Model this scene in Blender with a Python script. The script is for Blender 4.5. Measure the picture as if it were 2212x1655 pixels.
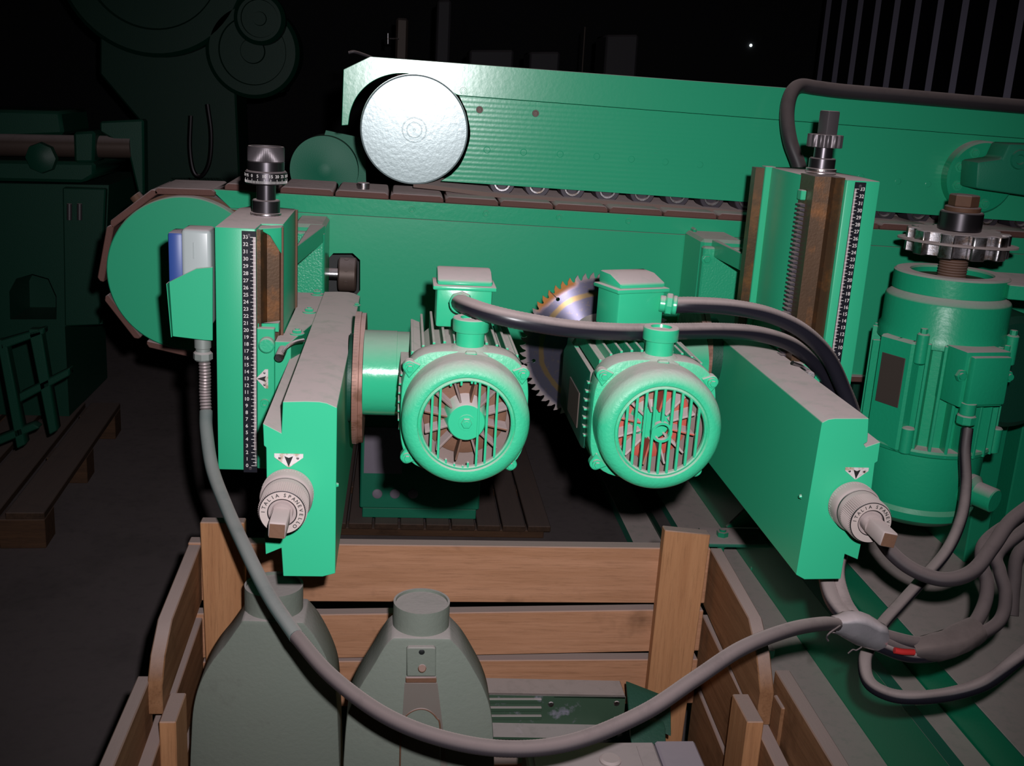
import bpy, bmesh, math, random
from mathutils import Vector, Matrix, Euler
from math import radians, sin, cos, pi, atan2, sqrt
random.seed(7)
for o in list(bpy.data.objects): bpy.data.objects.remove(o)
SC = bpy.context.scene
COL = SC.collection

# ------------------------------------------------------------------ camera, light, exposure
W_, H_ = 2212, 1655
FPX, PITCH, YAW, ROLL = 2350.0, radians(15.4), radians(6.3), radians(-3.45)
CAM = Vector((0, 0, 1.3))
_f = Vector((sin(YAW)*cos(PITCH), cos(YAW)*cos(PITCH), -sin(PITCH)))
_r = Vector((cos(YAW), -sin(YAW), 0)); _d = _f.cross(_r)
CR = cos(ROLL)*_r + sin(ROLL)*_d
CD = -sin(ROLL)*_r + cos(ROLL)*_d
cd = bpy.data.cameras.new('camera'); cam = bpy.data.objects.new('camera', cd); COL.objects.link(cam)
cd.sensor_fit = 'HORIZONTAL'; cd.sensor_width = 36; cd.lens = 36*FPX/W_
cd.clip_start = 0.05; cd.clip_end = 60
cam.matrix_world = Matrix(((CR.x, -CD.x, -_f.x, CAM.x), (CR.y, -CD.y, -_f.y, CAM.y), (CR.z, -CD.z, -_f.z, CAM.z), (0, 0, 0, 1)))
SC.camera = cam
w = bpy.data.worlds.new('world'); SC.world = w; w.use_nodes = True
w.node_tree.nodes['Background'].inputs[0].default_value = (0.5, 0.5, 0.6, 1)
w.node_tree.nodes['Background'].inputs[1].default_value = 0.0003
ld = bpy.data.lights.new('camera_flash', 'SPOT'); lo = bpy.data.objects.new('camera_flash', ld); COL.objects.link(lo)
ld.energy = 98; ld.color = (1.0, 0.97, 1.0); ld.shadow_soft_size = 0.011; ld.spot_size = radians(80); ld.spot_blend = 1.0
lo.location = CAM + CR*0.045 - CD*0.06
lo.rotation_euler = (_f*1.0 - CD*0.035 - CR*0.04).to_track_quat('-Z', 'Y').to_euler()
SC.view_settings.view_transform = 'Standard'; SC.view_settings.look = 'None'
SC.view_settings.exposure = 0.0; SC.view_settings.gamma = 1.0; SC.view_settings.use_curve_mapping = False

def ray(u, v): return _f + CR*((u-1106)/FPX) + CD*((v-827.5)/FPX)
def at(u, v, Y):
    d = ray(u, v); return CAM + d*(Y/d.y)
def atz(u, v, Z):
    d = ray(u, v); return CAM + d*((Z-CAM.z)/d.z)
def atx(u, v, X):
    d = ray(u, v); return CAM + d*(X/d.x)

# ------------------------------------------------------------------ materials
def nt(name):
    m = bpy.data.materials.new(name); m.use_nodes = True
    n = m.node_tree.nodes; l = m.node_tree.links
    return m, n, l, n['Principled BSDF']
def N(n, t, **k):
    x = n.new(t)
    for a, b in k.items(): setattr(x, a, b)
    return x
def mixc(n, l, fac, a, b):
    m = N(n, 'ShaderNodeMix', data_type='RGBA')
    for i, v in ((0, fac), (6, a), (7, b)):
        if hasattr(v, 'links'): l.new(v, m.inputs[i])
        else: m.inputs[i].default_value = v if i == 0 else (*v, 1)
    return m.outputs[2]
def ramp(n, l, src, a, b, va=0.0, vb=1.0):
    m = N(n, 'ShaderNodeMapRange'); l.new(src, m.inputs[0])
    for i, v in enumerate((a, b, va, vb)): m.inputs[i+1].default_value = v
    return m.outputs[0]
def noise(n, l, scale, detail=4, rough=0.6, vec=None):
    t = N(n, 'ShaderNodeTexNoise'); t.inputs['Scale'].default_value = scale
    t.inputs['Detail'].default_value = detail; t.inputs['Roughness'].default_value = rough
    if vec is None:
        c = N(n, 'ShaderNodeTexCoord'); vec = c.outputs['Object']
    l.new(vec, t.inputs['Vector']); return t.outputs['Fac']
def mul(n, l, a, b, op='MULTIPLY'):
    m = N(n, 'ShaderNodeMath', operation=op); m.use_clamp = True
    for i, v in enumerate((a, b)):
        if hasattr(v, 'links'): l.new(v, m.inputs[i])
        else: m.inputs[i].default_value = v
    return m.outputs[0]
DUST = (0.58, 0.47, 0.475)
def surf(name, base, rough=0.45, metal=0.0, dust=0.95, d0=0.35, d1=0.9, bump=0.0, bscale=300, stain=None, sscale=20, s0=.5, s1=.62, dustc=DUST, base2=None, spec=0.5, allover=0.0):
    m, n, l, p = nt(name)
    col = base
    if base2 is not None:
        col = mixc(n, l, noise(n, l, 9, 5), base, base2)
    if stain is not None:
        col = mixc(n, l, ramp(n, l, noise(n, l, sscale, 6, .65), s0, s1), col, stain)
    g = N(n, 'ShaderNodeNewGeometry'); sx = N(n, 'ShaderNodeSeparateXYZ'); l.new(g.outputs['Normal'], sx.inputs[0])
    up = ramp(n, l, sx.outputs['Z'], d0, d1)
    pat = ramp(n, l, noise(n, l, 35, 5, .7), .2, .5, .75, 1)
    df = mul(n, l, mul(n, l, up, pat), dust)
    if allover: df = mul(n, l, df, mul(n, l, noise(n, l, 12, 5), allover), 'ADD')
    c = mixc(n, l, df, col, dustc)
    if hasattr(c, 'links'): l.new(c, p.inputs['Base Color'])
    r = ramp(n, l, df, 0, 1, rough, 0.95); l.new(r, p.inputs['Roughness'])
    mt = ramp(n, l, df, 0, .6, metal, 0); l.new(mt, p.inputs['Metallic'])
    sh = ramp(n, l, df, .2, 1, 0, .45); l.new(sh, p.inputs['Sheen Weight']); p.inputs['Sheen Roughness'].default_value = .6; p.inputs['Sheen Tint'].default_value = (.95, .75, .72, 1)
    sp = ramp(n, l, df, 0, .7, spec, 0.05); l.new(sp, p.inputs['Specular IOR Level'])
    if bump:
        b = N(n, 'ShaderNodeBump'); b.inputs['Strength'].default_value = bump; b.inputs['Distance'].default_value = 0.001
        l.new(noise(n, l, bscale, 3, .5), b.inputs['Height']); l.new(b.outputs[0], p.inputs['Normal'])
    return m
G1 = (0.034, 0.475, 0.245)
M = {}
M['green'] = surf('green_machine_paint', G1, .23, bump=.10, bscale=110, spec=.75)
M['green_flat'] = surf('satin_green_paint', G1, .38, bump=.04, bscale=500, spec=.4)
M['green_rough'] = surf('hammered_green_paint', G1, .3, bump=.9, bscale=260)
M['green_gloss'] = surf('glossy_green_paint', G1, .2, bump=.28, bscale=90, dust=.5, spec=.55)
M['green_cast'] = surf('cast_green_paint', (0.040, .475, .25), .36, d0=.05, d1=.95, dust=.8, bump=.6, bscale=230)
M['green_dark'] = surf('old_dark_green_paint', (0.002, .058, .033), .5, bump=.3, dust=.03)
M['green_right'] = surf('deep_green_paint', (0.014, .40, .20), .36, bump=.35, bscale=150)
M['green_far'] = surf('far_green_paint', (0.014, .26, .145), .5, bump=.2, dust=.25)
M['steel'] = surf('bare_steel', (.42, .40, .42), .33, 1.0, dust=.85, bump=.15, bscale=400, stain=(.25,.2,.17), sscale=60)
M['black_steel'] = surf('blackened_steel', (.10, .09, .10), .30, .9, dust=.8, d0=.6)
M['dusty_steel'] = surf('dusty_steel', (.20, .165, .155), .5, .3, dust=.95, d0=-.2, d1=.7, allover=.55, dustc=(.50,.405,.395))
M['rust_way'] = surf('rusty_slideway', (.062, .040, .026), .38, .45, base2=(.13, .065, .03), dust=.5, bump=.15, stain=(.22, .09, .03), sscale=14, s0=.52, s1=.66)
M['rust'] = surf('rusty_iron', (.20, .085, .04), .7, .2, base2=(.10, .06, .045), dust=.6, bump=.5, bscale=120)
M['pad'] = surf('rusty_rubber_pad', (.115, .052, .042), .75, 0, base2=(.17, .07, .055), dust=.75, bump=.5, bscale=180, d0=.3, d1=.8)
M['brown_steel'] = surf('brown_tarnished_steel', (.13, .085, .07), .5, .3, dust=.5, base2=(.09,.06,.05))
M['belt'] = surf('dusty_belt', (.22, .15, .13), .9, dust=.8)
M['rubber'] = surf('black_rubber', (.014, .013, .020), .34, dust=.93, d0=.22, d1=.72, dustc=(.40,.32,.31))
M['rubber_grey'] = surf('grey_rubber_hose', (.030, .025, .030), .45, dust=.92, d0=-.05, d1=.85, dustc=(.20,.155,.152), allover=.06)
M['rubber_teal'] = surf('grey_green_conduit', (.035, .085, .08), .5, dust=.75, d0=.1, d1=.8, dustc=(.24,.25,.24), allover=.35)
M['roller'] = surf('dark_roller', (.06, .05, .065), .5, .3, dust=.5)
M['scale'] = surf('black_scale_plate', (.018, .018, .026), .3, .2, dust=0)
M['white'] = surf('white_marking', (.72, .68, .66), .6, dust=0)
M['arrow'] = surf('silver_pointer_plate', (.72, .66, .66), .45, .2, dust=0, stain=(.45,.32,.22), sscale=80)
M['edge_metal'] = surf('worn_aluminium_edge', (.42, .33, .34), .45, .3, dust=0)
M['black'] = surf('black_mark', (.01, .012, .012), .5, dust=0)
M['copper'] = surf('pinkish_graduated_ring', (.28, .135, .10), .5, .2, dust=.8, d0=.3, stain=(.17,.075,.045), sscale=30, dustc=(.5,.34,.31))
M['copper_line'] = surf('engraved_line', (.13, .06, .045), .6, dust=.5)
M['blue'] = surf('blue_plastic', (.03, .075, .30), .4, dust=.6)
M['grey_plastic'] = surf('pale_grey_casing', (.44, .49, .49), .3, dust=.8, d0=.55)
M['gland'] = surf('dull_grey_gland', (.30, .33, .31), .45, .3, dust=.7)
M['flex'] = surf('galvanised_flex', (.5, .42, .42), .35, .8, dust=.5)
M['nameplate'] = surf('grey_nameplate', (.36, .31, .38), .6, .1, dust=.3)
M['nameplate_dark'] = surf('tarnished_nameplate', (.10, .075, .065), .55, .4, dust=.2)
M['tape'] = surf('silver_tape', (.62, .58, .62), .25, .7, dust=.8, bump=1.0, bscale=55, d0=.5, d1=.85)
M['cast_stain'] = surf('stained_brown_grey', (.16, .115, .10), .7, base2=(.15,.15,.13), dust=.3)
M['rust_dark'] = surf('dark_rust', (.11, .05, .03), .6, .2, dust=0)
M['dim'] = surf('dim_dusty_metal', (.05, .045, .052), .7, dust=.1)
M['tape_black'] = surf('dusty_black_tape', (.07, .055, .055), .8, dust=.85, bump=1.0, bscale=60, d0=-.1, d1=.6, dustc=(.22,.17,.16))
M['red'] = surf('red_wire', (.55, .03, .03), .4, dust=0)
M['cast_grey'] = surf('grey_green_casting_paint', (.150, .178, .148), .7, base2=(.175, .19, .16), dust=.5, bump=.5, bscale=160, stain=(.12,.13,.11), sscale=9, s0=.58, s1=.75)
M['tin'] = surf('bare_channel_steel', (.05, .095, .06), .4, .2, dust=.6, stain=(.25,.24,.3), sscale=22, s0=.6, s1=.7)
M['grey_box'] = surf('dusty_grey_box', (.20, .19, .18), .8, dust=.7)
M['red_fan'] = surf('red_fan_housing', (.42, .075, .05), .6, dust=.7, stain=(.25,.12,.08), sscale=40)
M['dial_face'] = surf('worn_white_dial_face', (.60, .50, .47), .45, .3, dust=.2)
M['floor'] = surf('dark_concrete', (.105, .085, .088), .9, base2=(.075, .062, .066), dust=.35, bump=.4, bscale=60, dustc=(.26,.21,.21), stain=(.05,.042,.045), sscale=3)
M['dust_sheet'] = surf('dust_covered_paint', (.03, .30, .19), .6, dust=1, d0=.2, d1=.7, dustc=(.74,.62,.58))
M['corr'] = surf('galvanised_corrugated_sheet', (.12, .11, .145), .5, 1.0, dust=0)
M['wall'] = surf('dark_sheet_wall', (.05, .05, .055), .9, dust=0)

def metal_drum():
    m, n, l, p = nt('machined_drum_face')
    p.inputs['Base Color'].default_value = (.33, .42, .43, 1); p.inputs['Metallic'].default_value = .15; p.inputs['Specular IOR Level'].default_value = .6
    p.inputs['Roughness'].default_value = .27
    b = N(n, 'ShaderNodeBump'); b.inputs['Strength'].default_value = .14; b.inputs['Distance'].default_value = .001
    l.new(noise(n, l, 150, 2, .5), b.inputs['Height']); l.new(b.outputs[0], p.inputs['Normal'])
    return m
M['drum'] = metal_drum()
def ribbed():
    m, n, l, p = nt('green_paint_over_milled_lines')
    p.inputs['Base Color'].default_value = (*G1, 1); p.inputs['Roughness'].default_value = .24
    c = N(n, 'ShaderNodeTexCoord'); wv = N(n, 'ShaderNodeTexWave', wave_type='BANDS', bands_direction='Z')
    wv.inputs['Scale'].default_value = 34; l.new(c.outputs['Object'], wv.inputs['Vector'])
    b = N(n, 'ShaderNodeBump'); b.inputs['Strength'].default_value = .10; b.inputs['Distance'].default_value = .001
    l.new(wv.outputs['Fac'], b.inputs['Height'])
    b2 = N(n, 'ShaderNodeBump'); b2.inputs['Strength'].default_value = .12; b2.inputs['Distance'].default_value = .001
    l.new(noise(n, l, 130, 3, .5), b2.inputs['Height']); l.new(b.outputs[0], b2.inputs['Normal']); l.new(b2.outputs[0], p.inputs['Normal'])
    return m
M['ribbed'] = ribbed()
def wood(name, a, b, axis='X', knots=True, dark=1.0, dust=.9):
    m, n, l, p = nt(name)
    c = N(n, 'ShaderNodeTexCoord'); mp = N(n, 'ShaderNodeMapping')
    s = {'X': (1.5, 30, 30), 'Y': (30, 1.5, 30), 'Z': (30, 30, 1.5)}[axis]
    mp.inputs['Scale'].default_value = s
    oi = N(n, 'ShaderNodeObjectInfo'); va = N(n, 'ShaderNodeVectorMath', operation='ADD')
    l.new(c.outputs['Object'], va.inputs[0]); l.new(oi.outputs['Random'], va.inputs[1]); l.new(va.outputs[0], mp.inputs['Vector'])
    g = noise(n, l, 2.2, 8, .65, mp.outputs[0]); fine = noise(n, l, 9, 6, .8, mp.outputs[0])
    col = mixc(n, l, ramp(n, l, g, .3, .72), a, b)
    col = mixc(n, l, ramp(n, l, fine, .5, .75, 0, .6), col, tuple(x*.45 for x in b))
    if knots:
        col = mixc(n, l, ramp(n, l, noise(n, l, 8, 4, .6, va.outputs[0]), .58, .74, 0, .75), col, tuple(x*.35 for x in b))
    ge = N(n, 'ShaderNodeNewGeometry'); sx = N(n, 'ShaderNodeSeparateXYZ'); l.new(ge.outputs['Normal'], sx.inputs[0])
    df = mul(n, l, ramp(n, l, sx.outputs['Z'], .5, .9), dust)
    col = mixc(n, l, df, col, (.42, .32, .30)); l.new(col, p.inputs['Base Color'])
    p.inputs['Roughness'].default_value = .8; p.inputs['Specular IOR Level'].default_value = .2
    bp = N(n, 'ShaderNodeBump'); bp.inputs['Strength'].default_value = .25; bp.inputs['Distance'].default_value = .002
    l.new(fine, bp.inputs['Height']); l.new(bp.outputs[0], p.inputs['Normal'])
    return m
WA, WB = (.50, .255, .15), (.35, .165, .085)
M['woodX'] = wood('crate_board_wood', WA, WB, 'X'); M['woodY'] = wood('crate_side_wood', (.30,.15,.075), (.19,.085,.038), 'Y')
M['woodZ'] = wood('crate_post_wood', (.48,.24,.115), (.38,.175,.08), 'Z', False)
M['pallet'] = wood('old_pallet_wood', (.13, .065, .035), (.07, .038, .024), 'X', dust=.3); M['palletY'] = wood('old_pallet_board', (.10, .055, .035), (.05, .03, .02), 'Y', dust=.4)
def saw_mat(cx, cz):
    m, n, l, p = nt('saw_blade_steel')
    c = N(n, 'ShaderNodeTexCoord'); ln = N(n, 'ShaderNodeVectorMath', operation='LENGTH')
    mp = N(n, 'ShaderNodeMapping'); mp.inputs['Scale'].default_value = (1, 0, 1); l.new(c.outputs['Object'], mp.inputs[0]); l.new(mp.outputs[0], ln.inputs[0])
    R = ln.outputs['Value']
    spec = ramp(n, l, noise(n, l, 140, 4, .7), .55, .7)
    base = mixc(n, l, spec, (.20, .185, .27), (.30, .24, .22))
    wob = mul(n, l, noise(n, l, 25, 3), .008)
    r2 = mul(n, l, R, wob, 'ADD')
    y1 = mul(n, l, ramp(n, l, r2, .0865, .089), ramp(n, l, r2, .0945, .097, 1, 0))
    base = mixc(n, l, y1, base, (.40, .27, .14))
    rim = ramp(n, l, r2, .110, .117)
    base = mixc(n, l, rim, base, (.32, .26, .26))
    sx = N(n, 'ShaderNodeSeparateXYZ'); l.new(c.outputs['Object'], sx.inputs[0])
    # rust patch on the upper left quadrant of the rim
    d = N(n, 'ShaderNodeVectorMath', operation='DISTANCE'); l.new(mp.outputs[0], d.inputs[0]); d.inputs[1].default_value = (-.075, 0, .090)
    rp = mul(n, l, ramp(n, l, mul(n, l, d.outputs['Value'], mul(n, l, noise(n, l, 60, 5), .03), 'ADD'), .045, .058, 1, 0), ramp(n, l, r2, .106, .114))
    base = mixc(n, l, rp, base, (.42, .17, .04))
    l.new(base, p.inputs['Base Color'])
    rough = ramp(n, l, rp, 0, 1, .33, .8); l.new(rough, p.inputs['Roughness'])
    mt = ramp(n, l, rim, 0, 1, .85, .3); l.new(mt, p.inputs['Metallic'])
    p.inputs['Anisotropic'].default_value = .9; p.inputs['Anisotropic Rotation'].default_value = .25; tg = N(n, 'ShaderNodeTangent', direction_type='RADIAL', axis='Y'); l.new(tg.outputs[0], p.inputs['Tangent'])
    return m
M['saw'] = saw_mat(0, 0)
M['grey_steel'] = surf('dull_grey_steel', (.15, .13, .14), .42, .6, dust=.7, d0=.5, bump=.1, bscale=300)
M['inner'] = surf('dirty_inner_metal', (.09, .055, .04), .7, .2, dust=.6, base2=(.16, .11, .09), d0=.1, d1=.9, allover=.3)

# ------------------------------------------------------------------ mesh builder
def frame(axis):
    a = Vector(axis).normalized()
    h = Vector((0, 0, 1)) if abs(a.z) < .9 else Vector((1, 0, 0))
    u = h.cross(a).normalized(); v = a.cross(u); return u, v, a
class MB:
    def __init__(s): s.bm = bmesh.new()
    def take(s, t, bev=0, seg=1, ang=30):
        if bev:
            t.normal_update()
            es = [e for e in t.edges if len(e.link_faces) == 2 and e.calc_face_angle(0) > radians(ang)]
            bmesh.ops.bevel(t, geom=es, offset=bev, segments=seg, profile=.5, affect='EDGES', clamp_overlap=True)
        me = bpy.data.meshes.new('t'); t.to_mesh(me); t.free(); s.bm.from_mesh(me); bpy.data.meshes.remove(me); return s
    def box(s, x0, x1, y0, y1, z0, z1, bev=0, seg=1, rot=None, piv=None):
        t = bmesh.new(); bmesh.ops.create_cube(t, size=1)
        for v in t.verts: v.co = Vector(((x0+x1)/2+v.co.x*(x1-x0), (y0+y1)/2+v.co.y*(y1-y0), (z0+z1)/2+v.co.z*(z1-z0)))
        if rot is not None:
            pv = Vector(piv) if piv else Vector(((x0+x1)/2, (y0+y1)/2, (z0+z1)/2)); R = Euler(rot).to_matrix()
            for v in t.verts: v.co = pv + R @ (v.co-pv)
        return s.take(t, bev, seg)
    def prism(s, loops, d, bev=0, seg=1):
        """loops: list of 3D loops (outer, holes...) extruded by vector d"""
        if not hasattr(loops[0][0], '__len__'): loops = [loops]
        t = bmesh.new(); es = []
        for lp in loops:
            vs = [t.verts.new(Vector(p)) for p in lp]
            es += [t.edges.new((vs[i], vs[(i+1) % len(vs)])) for i in range(len(vs))]
        if len(loops) == 1: t.faces.new(vs)
        else: bmesh.ops.triangle_fill(t, use_beauty=True, use_dissolve=False, edges=es)
        d = Vector(d)
        r = bmesh.ops.extrude_face_region(t, geom=list(t.faces))
        for g in r['geom']:
            if isinstance(g, bmesh.types.BMVert): g.co += d
        bmesh.ops.recalc_face_normals(t, faces=t.faces)
        return s.take(t, bev, seg)
    def lathe(s, prof, o, axis, n=40, a0=0, a1=2*pi):
        t = bmesh.new(); u, v, a = frame(axis); o = Vector(o); rows = []
        full = abs(a1-a0-2*pi) < 1e-6; m = n if full else n+1
        for r, h in prof:
            if r < 1e-7: rows.append([t.verts.new(o+a*h)]*m)
            else: rows.append([t.verts.new(o+a*h+(u*cos(a0+(a1-a0)*i/n)+v*sin(a0+(a1-a0)*i/n))*r) for i in range(m)])
        for A, B in zip(rows, rows[1:]):
            for i in range(n):
                j = (i+1) % m
                q = []
                for x in (A[i], A[j], B[j], B[i]):
                    if x not in q: q.append(x)
                if len(q) >= 3:
                    try: t.faces.new(q)
                    except ValueError: pass
        bmesh.ops.recalc_face_normals(t, faces=t.faces)
        return s.take(t)
    def cyl(s, p0, p1, r, n=24, bev=0, r2=None):
        p0 = Vector(p0); p1 = Vector(p1); L = (p1-p0).length; r2 = r if r2 is None else r2
        if bev: pf = [(0, 0), (r-bev, 0), (r, bev), (r2, L-bev), (r2-bev, L), (0, L)]
        else: pf = [(0, 0), (r, 0), (r2, L), (0, L)]
        return s.lathe(pf, p0, p1-p0, n)
    def pipe(s, p0, p1, ro, ri, n=40):
        p0 = Vector(p0); p1 = Vector(p1); L = (p1-p0).length
        return s.lathe([(ri, 0), (ro, 0), (ro, L), (ri, L), (ri, 0)], p0, p1-p0, n)
    def bolt(s, p, axis, r=.006, h=.004, washer=True):
        a = Vector(axis).normalized(); p = Vector(p)
        if washer: s.cyl(p, p+a*h*.25, r*1.5, 16)
        s.cyl(p+a*h*.25, p+a*h, r, 6, bev=r*.12); s.cyl(p+a*h, p+a*h*1.25, r*.5, 10)
        return s
    def tube(s, pts, r, n=12, seg=8, rib=0, pitch=.004, caps=True, ribr=.5):
        P = [Vector(p) for p in pts]; Q = [2*P[0]-P[1]]+P+[2*P[-1]-P[-2]]; C = []
        for i in range(1, len(Q)-2):
            a, b, c, d = Q[i-1:i+3]; k = seg
            for j in range(k):
                t = j/k; C.append(.5*((2*b)+(c-a)*t+(2*a-5*b+4*c-d)*t*t+(3*b-a-3*c+d)*t**3))
        C.append(P[-1])
        if rib:
            D = [C[0]]; acc = 0
            step = pitch/2
            for a, b in zip(C, C[1:]):
                L = (b-a).length; x = step-acc
                while x <= L: D.append(a.lerp(b, x/L)); x += step
                acc = (acc+L) % step
            C = D
        t = bmesh.new(); T = (C[1]-C[0]).normalized(); u, v, _ = frame(T); rows = []
        for i, c in enumerate(C):
            T2 = (C[min(i+1, len(C)-1)]-C[max(i-1, 0)]).normalized()
            q = T.rotation_difference(T2); u = q @ u; v = q @ v; T = T2
            rr = r-(rib if i % 2 else 0)
            rows.append([t.verts.new(c+(u*cos(2*pi*k/n)+v*sin(2*pi*k/n))*rr) for k in range(n)])
        for A, B in zip(rows, rows[1:]):
            for k in range(n): t.faces.new((A[k], A[(k+1) % n], B[(k+1) % n], B[k]))
        if caps: t.faces.new(rows[0]); t.faces.new(rows[-1])
        bmesh.ops.recalc_face_normals(t, faces=t.faces)
        return s.take(t)
    def text(s, txt, size, mat, depth=.0004, space=1.0, align='CENTER'):
        """real lettering, flat in local XY, placed by matrix"""
        c = bpy.data.curves.new('t', 'FONT'); c.body = txt; c.size = size; c.extrude = depth; c.align_x = align; c.align_y = 'CENTER'; c.offset = size*.012
        c.resolution_u = 3
        o = bpy.data.objects.new('t', c); COL.objects.link(o); dg = bpy.context.evaluated_depsgraph_get()
        me = bpy.data.meshes.new_from_object(o.evaluated_get(dg)); bpy.data.objects.remove(o); bpy.data.curves.remove(c)
        me.transform(mat); s.bm.from_mesh(me); bpy.data.meshes.remove(me); return s
def WM(o):
    m = Matrix.Identity(4)
    while o is not None: m = o.matrix_basis @ m; o = o.parent
    return m
def thing(name, label, cat, loc=(0, 0, 0), group=None, rot=(0, 0, 0)):
    o = bpy.data.objects.new(name, None); COL.objects.link(o); o.empty_display_size = .05
    o.location = loc; o.rotation_euler = rot; o['label'] = label; o['category'] = cat
    if group: o['group'] = group
    return o
def obj(name, mb, mat, parent=None, label=None, cat=None, group=None, kind=None, local=False, smooth=35):
    me = bpy.data.meshes.new(name); mb.bm.normal_update()
    if parent is not None and not local: bmesh.ops.transform(mb.bm, matrix=WM(parent).inverted(), verts=mb.bm.verts)
    off = None
    if parent is None and not local and mb.bm.verts:
        vs = [v.co for v in mb.bm.verts]
        off = Vector(((min(v.x for v in vs)+max(v.x for v in vs))/2, (min(v.y for v in vs)+max(v.y for v in vs))/2, min(v.z for v in vs)))
        bmesh.ops.translate(mb.bm, vec=-off, verts=mb.bm.verts)
    mb.bm.to_mesh(me); mb.bm.free(); me.materials.append(M[mat] if isinstance(mat, str) else mat)
    for p in me.polygons: p.use_smooth = True
    me.set_sharp_from_angle(angle=radians(smooth))
    o = bpy.data.objects.new(name, me); COL.objects.link(o)
    if parent is not None: o.parent = parent
    if off is not None: o.location = off
    if label: o['label'] = label
    if cat: o['category'] = cat
    if group: o['group'] = group
    if kind: o['kind'] = kind
    return o
def struct(name, mb, mat): return obj(name, mb, mat, kind='structure')
def px(pts, Y): return [at(u, v, Y) for u, v in pts]
def arc(c, r, a0, a1, n, Y=None):
    return [Vector((c.x+r*cos(radians(a0+(a1-a0)*i/n)), c.y if Y is None else Y, c.z+r*sin(radians(a0+(a1-a0)*i/n)))) for i in range(n+1)]
Yv = lambda d: Vector((0, d, 0))
def smooth2(P, k=5):
    """rounder outline through the same points"""
    Q = [(2*P[0][0]-P[1][0], 2*P[0][1]-P[1][1])]+list(P)+[(2*P[-1][0]-P[-2][0], 2*P[-1][1]-P[-2][1])]; C = []
    for i in range(1, len(Q)-2):
        for j in range(k):
            t = j/k; C.append(tuple(.5*(2*Q[i][m]+(Q[i+1][m]-Q[i-1][m])*t+(2*Q[i-1][m]-5*Q[i][m]+4*Q[i+1][m]-Q[i+2][m])*t*t+(3*Q[i][m]-Q[i-1][m]-3*Q[i+1][m]+Q[i+2][m])*t**3) for m in (0, 1)))
    return C+[P[-1]]
# ------------------------------------------------------------------ the hall
struct('floor', MB().box(-6, 6, -2, 12, -.05, 0), 'floor')
def corr_wall():
    mb = MB(); t = bmesh.new(); X = 2.6; p = .25; y = -1.0; pts = []
    while y < 7.0:
        pts += [(X, y), (X, y+p*.55), (X-.026, y+p*.55+.014), (X-.026, y+p*.75), (X, y+p*.80)]
        y += p
    a = [t.verts.new((x, yy, 0)) for x, yy in pts]; b = [t.verts.new((x, yy, 4.2)) for x, yy in pts]
    for i in range(len(a)-1): t.faces.new((a[i], a[i+1], b[i+1], b[i]))
    mb.take(t); mb.box(X+.01, X+.06, -1, 7, 0, 4.2)
    return struct('wall_right', mb, 'corr')
corr_wall()
struct('wall_back', MB().box(-6, 6, 11.9, 12, 0, 5), 'wall')
struct('wall_left', MB().box(-6.1, -6, -2, 12, 0, 5), 'wall')

# ------------------------------------------------------------------ lower chain conveyor
YL = 2.15
def ltop(u): return 418+(u-610)*.0602
lc = thing('chain_conveyor', 'long green lower conveyor beam with round end cover and rusty chain pads on top', 'conveyor', (.5, 2.3, 0))
DC = at(405, 592, 2.13); DR = DC.x-at(233, 600, 2.13).x
ed = lambda: None
obj('end_cover', MB().lathe([(0, 0), (DR-.002, 0), (DR, .002), (DR, .028), (0, .028)], (DC.x, 2.122, DC.z), (0, 1, 0), 96), 'green_flat', lc, 'flat round green cover over the chain sprocket')
obj('sprocket', MB().lathe([(0, 0), (DR+.004, 0), (DR+.004, .16), (0, .16)], (DC.x, 2.156, DC.z), (0, 1, 0), 64), 'rust', lc, 'brown sprocket drum behind the round cover')
C2 = Vector((DC.x, YL, DC.z))
seam = lambda u: 459+(u-640)*.058
hole = px([(708, 560), (720, 547), (762, 547), (778, 562), (778, 628), (768, 640), (715, 640), (708, 630)], YL)
al = arc(C2, DR+.009, 62, -62, 24)
ztl = at(455, ltop(455)+2, YL)
body = [at(490, seam(490), YL)] + [at(u, seam(u), YL) for u in (640, 1000, 1480, 1900, 2350)] + px([(2350, 838), (1870, 820)], YL) + [Vector((DC.x+.04, YL, al[-1].z-.012))] + [p for p in reversed(al) if p.z < at(490, seam(490), YL).z]
obj('side_panel', MB().prism([body, hole], Yv(.012), bev=0), 'green', lc)
strip = [at(455, ltop(455), YL-.003)] + [at(u, ltop(u), YL-.003) for u in (700, 1200, 1700, 2350)] + [at(u, seam(u)-1, YL-.003) for u in (2350, 1480, 1000, 640, 498)]
obj('rail_strip', MB().prism(strip, Yv(.012), bev=.0008), 'green_gloss', lc)
pk = MB(); pk.prism(hole, Yv(.001))
xr = 1.75
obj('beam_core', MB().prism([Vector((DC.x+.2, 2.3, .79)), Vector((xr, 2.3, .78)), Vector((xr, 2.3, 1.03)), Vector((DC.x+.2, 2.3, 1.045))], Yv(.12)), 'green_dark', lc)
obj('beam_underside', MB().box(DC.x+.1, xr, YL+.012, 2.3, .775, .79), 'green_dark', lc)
for u, v in [(890, 453), (1050, 462), (1208, 470), (1358, 478), (590, 437)]:
    mb = MB(); p = at(u, v, YL-.003); mb.lathe([(0, -.0006), (.003, -.0006), (.0035, -.0018), (.006, -.0018), (.0065, 0)], p, (0, 1, 0), 16)
    obj('rail_screw', mb, 'green_gloss', lc)
sb = at(752, 593, 2.2)
mb = MB().cyl(sb-Vector((.019, 0, 0)), sb+Vector((.017, 0, 0)), .0345, 32, bev=.003)
for a_ in (200, 245, 290): mb.cyl(sb+Vector((-.003, .0346*sin(radians(a_)), .0346*cos(radians(a_+180)))), sb+Vector((-.003, .0355*sin(radians(a_)), .0355*cos(radians(a_+180)))), .0045, 12)
obj('collar', mb, 'brown_steel', lc, 'round drilled steel collar seen through the opening')
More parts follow.
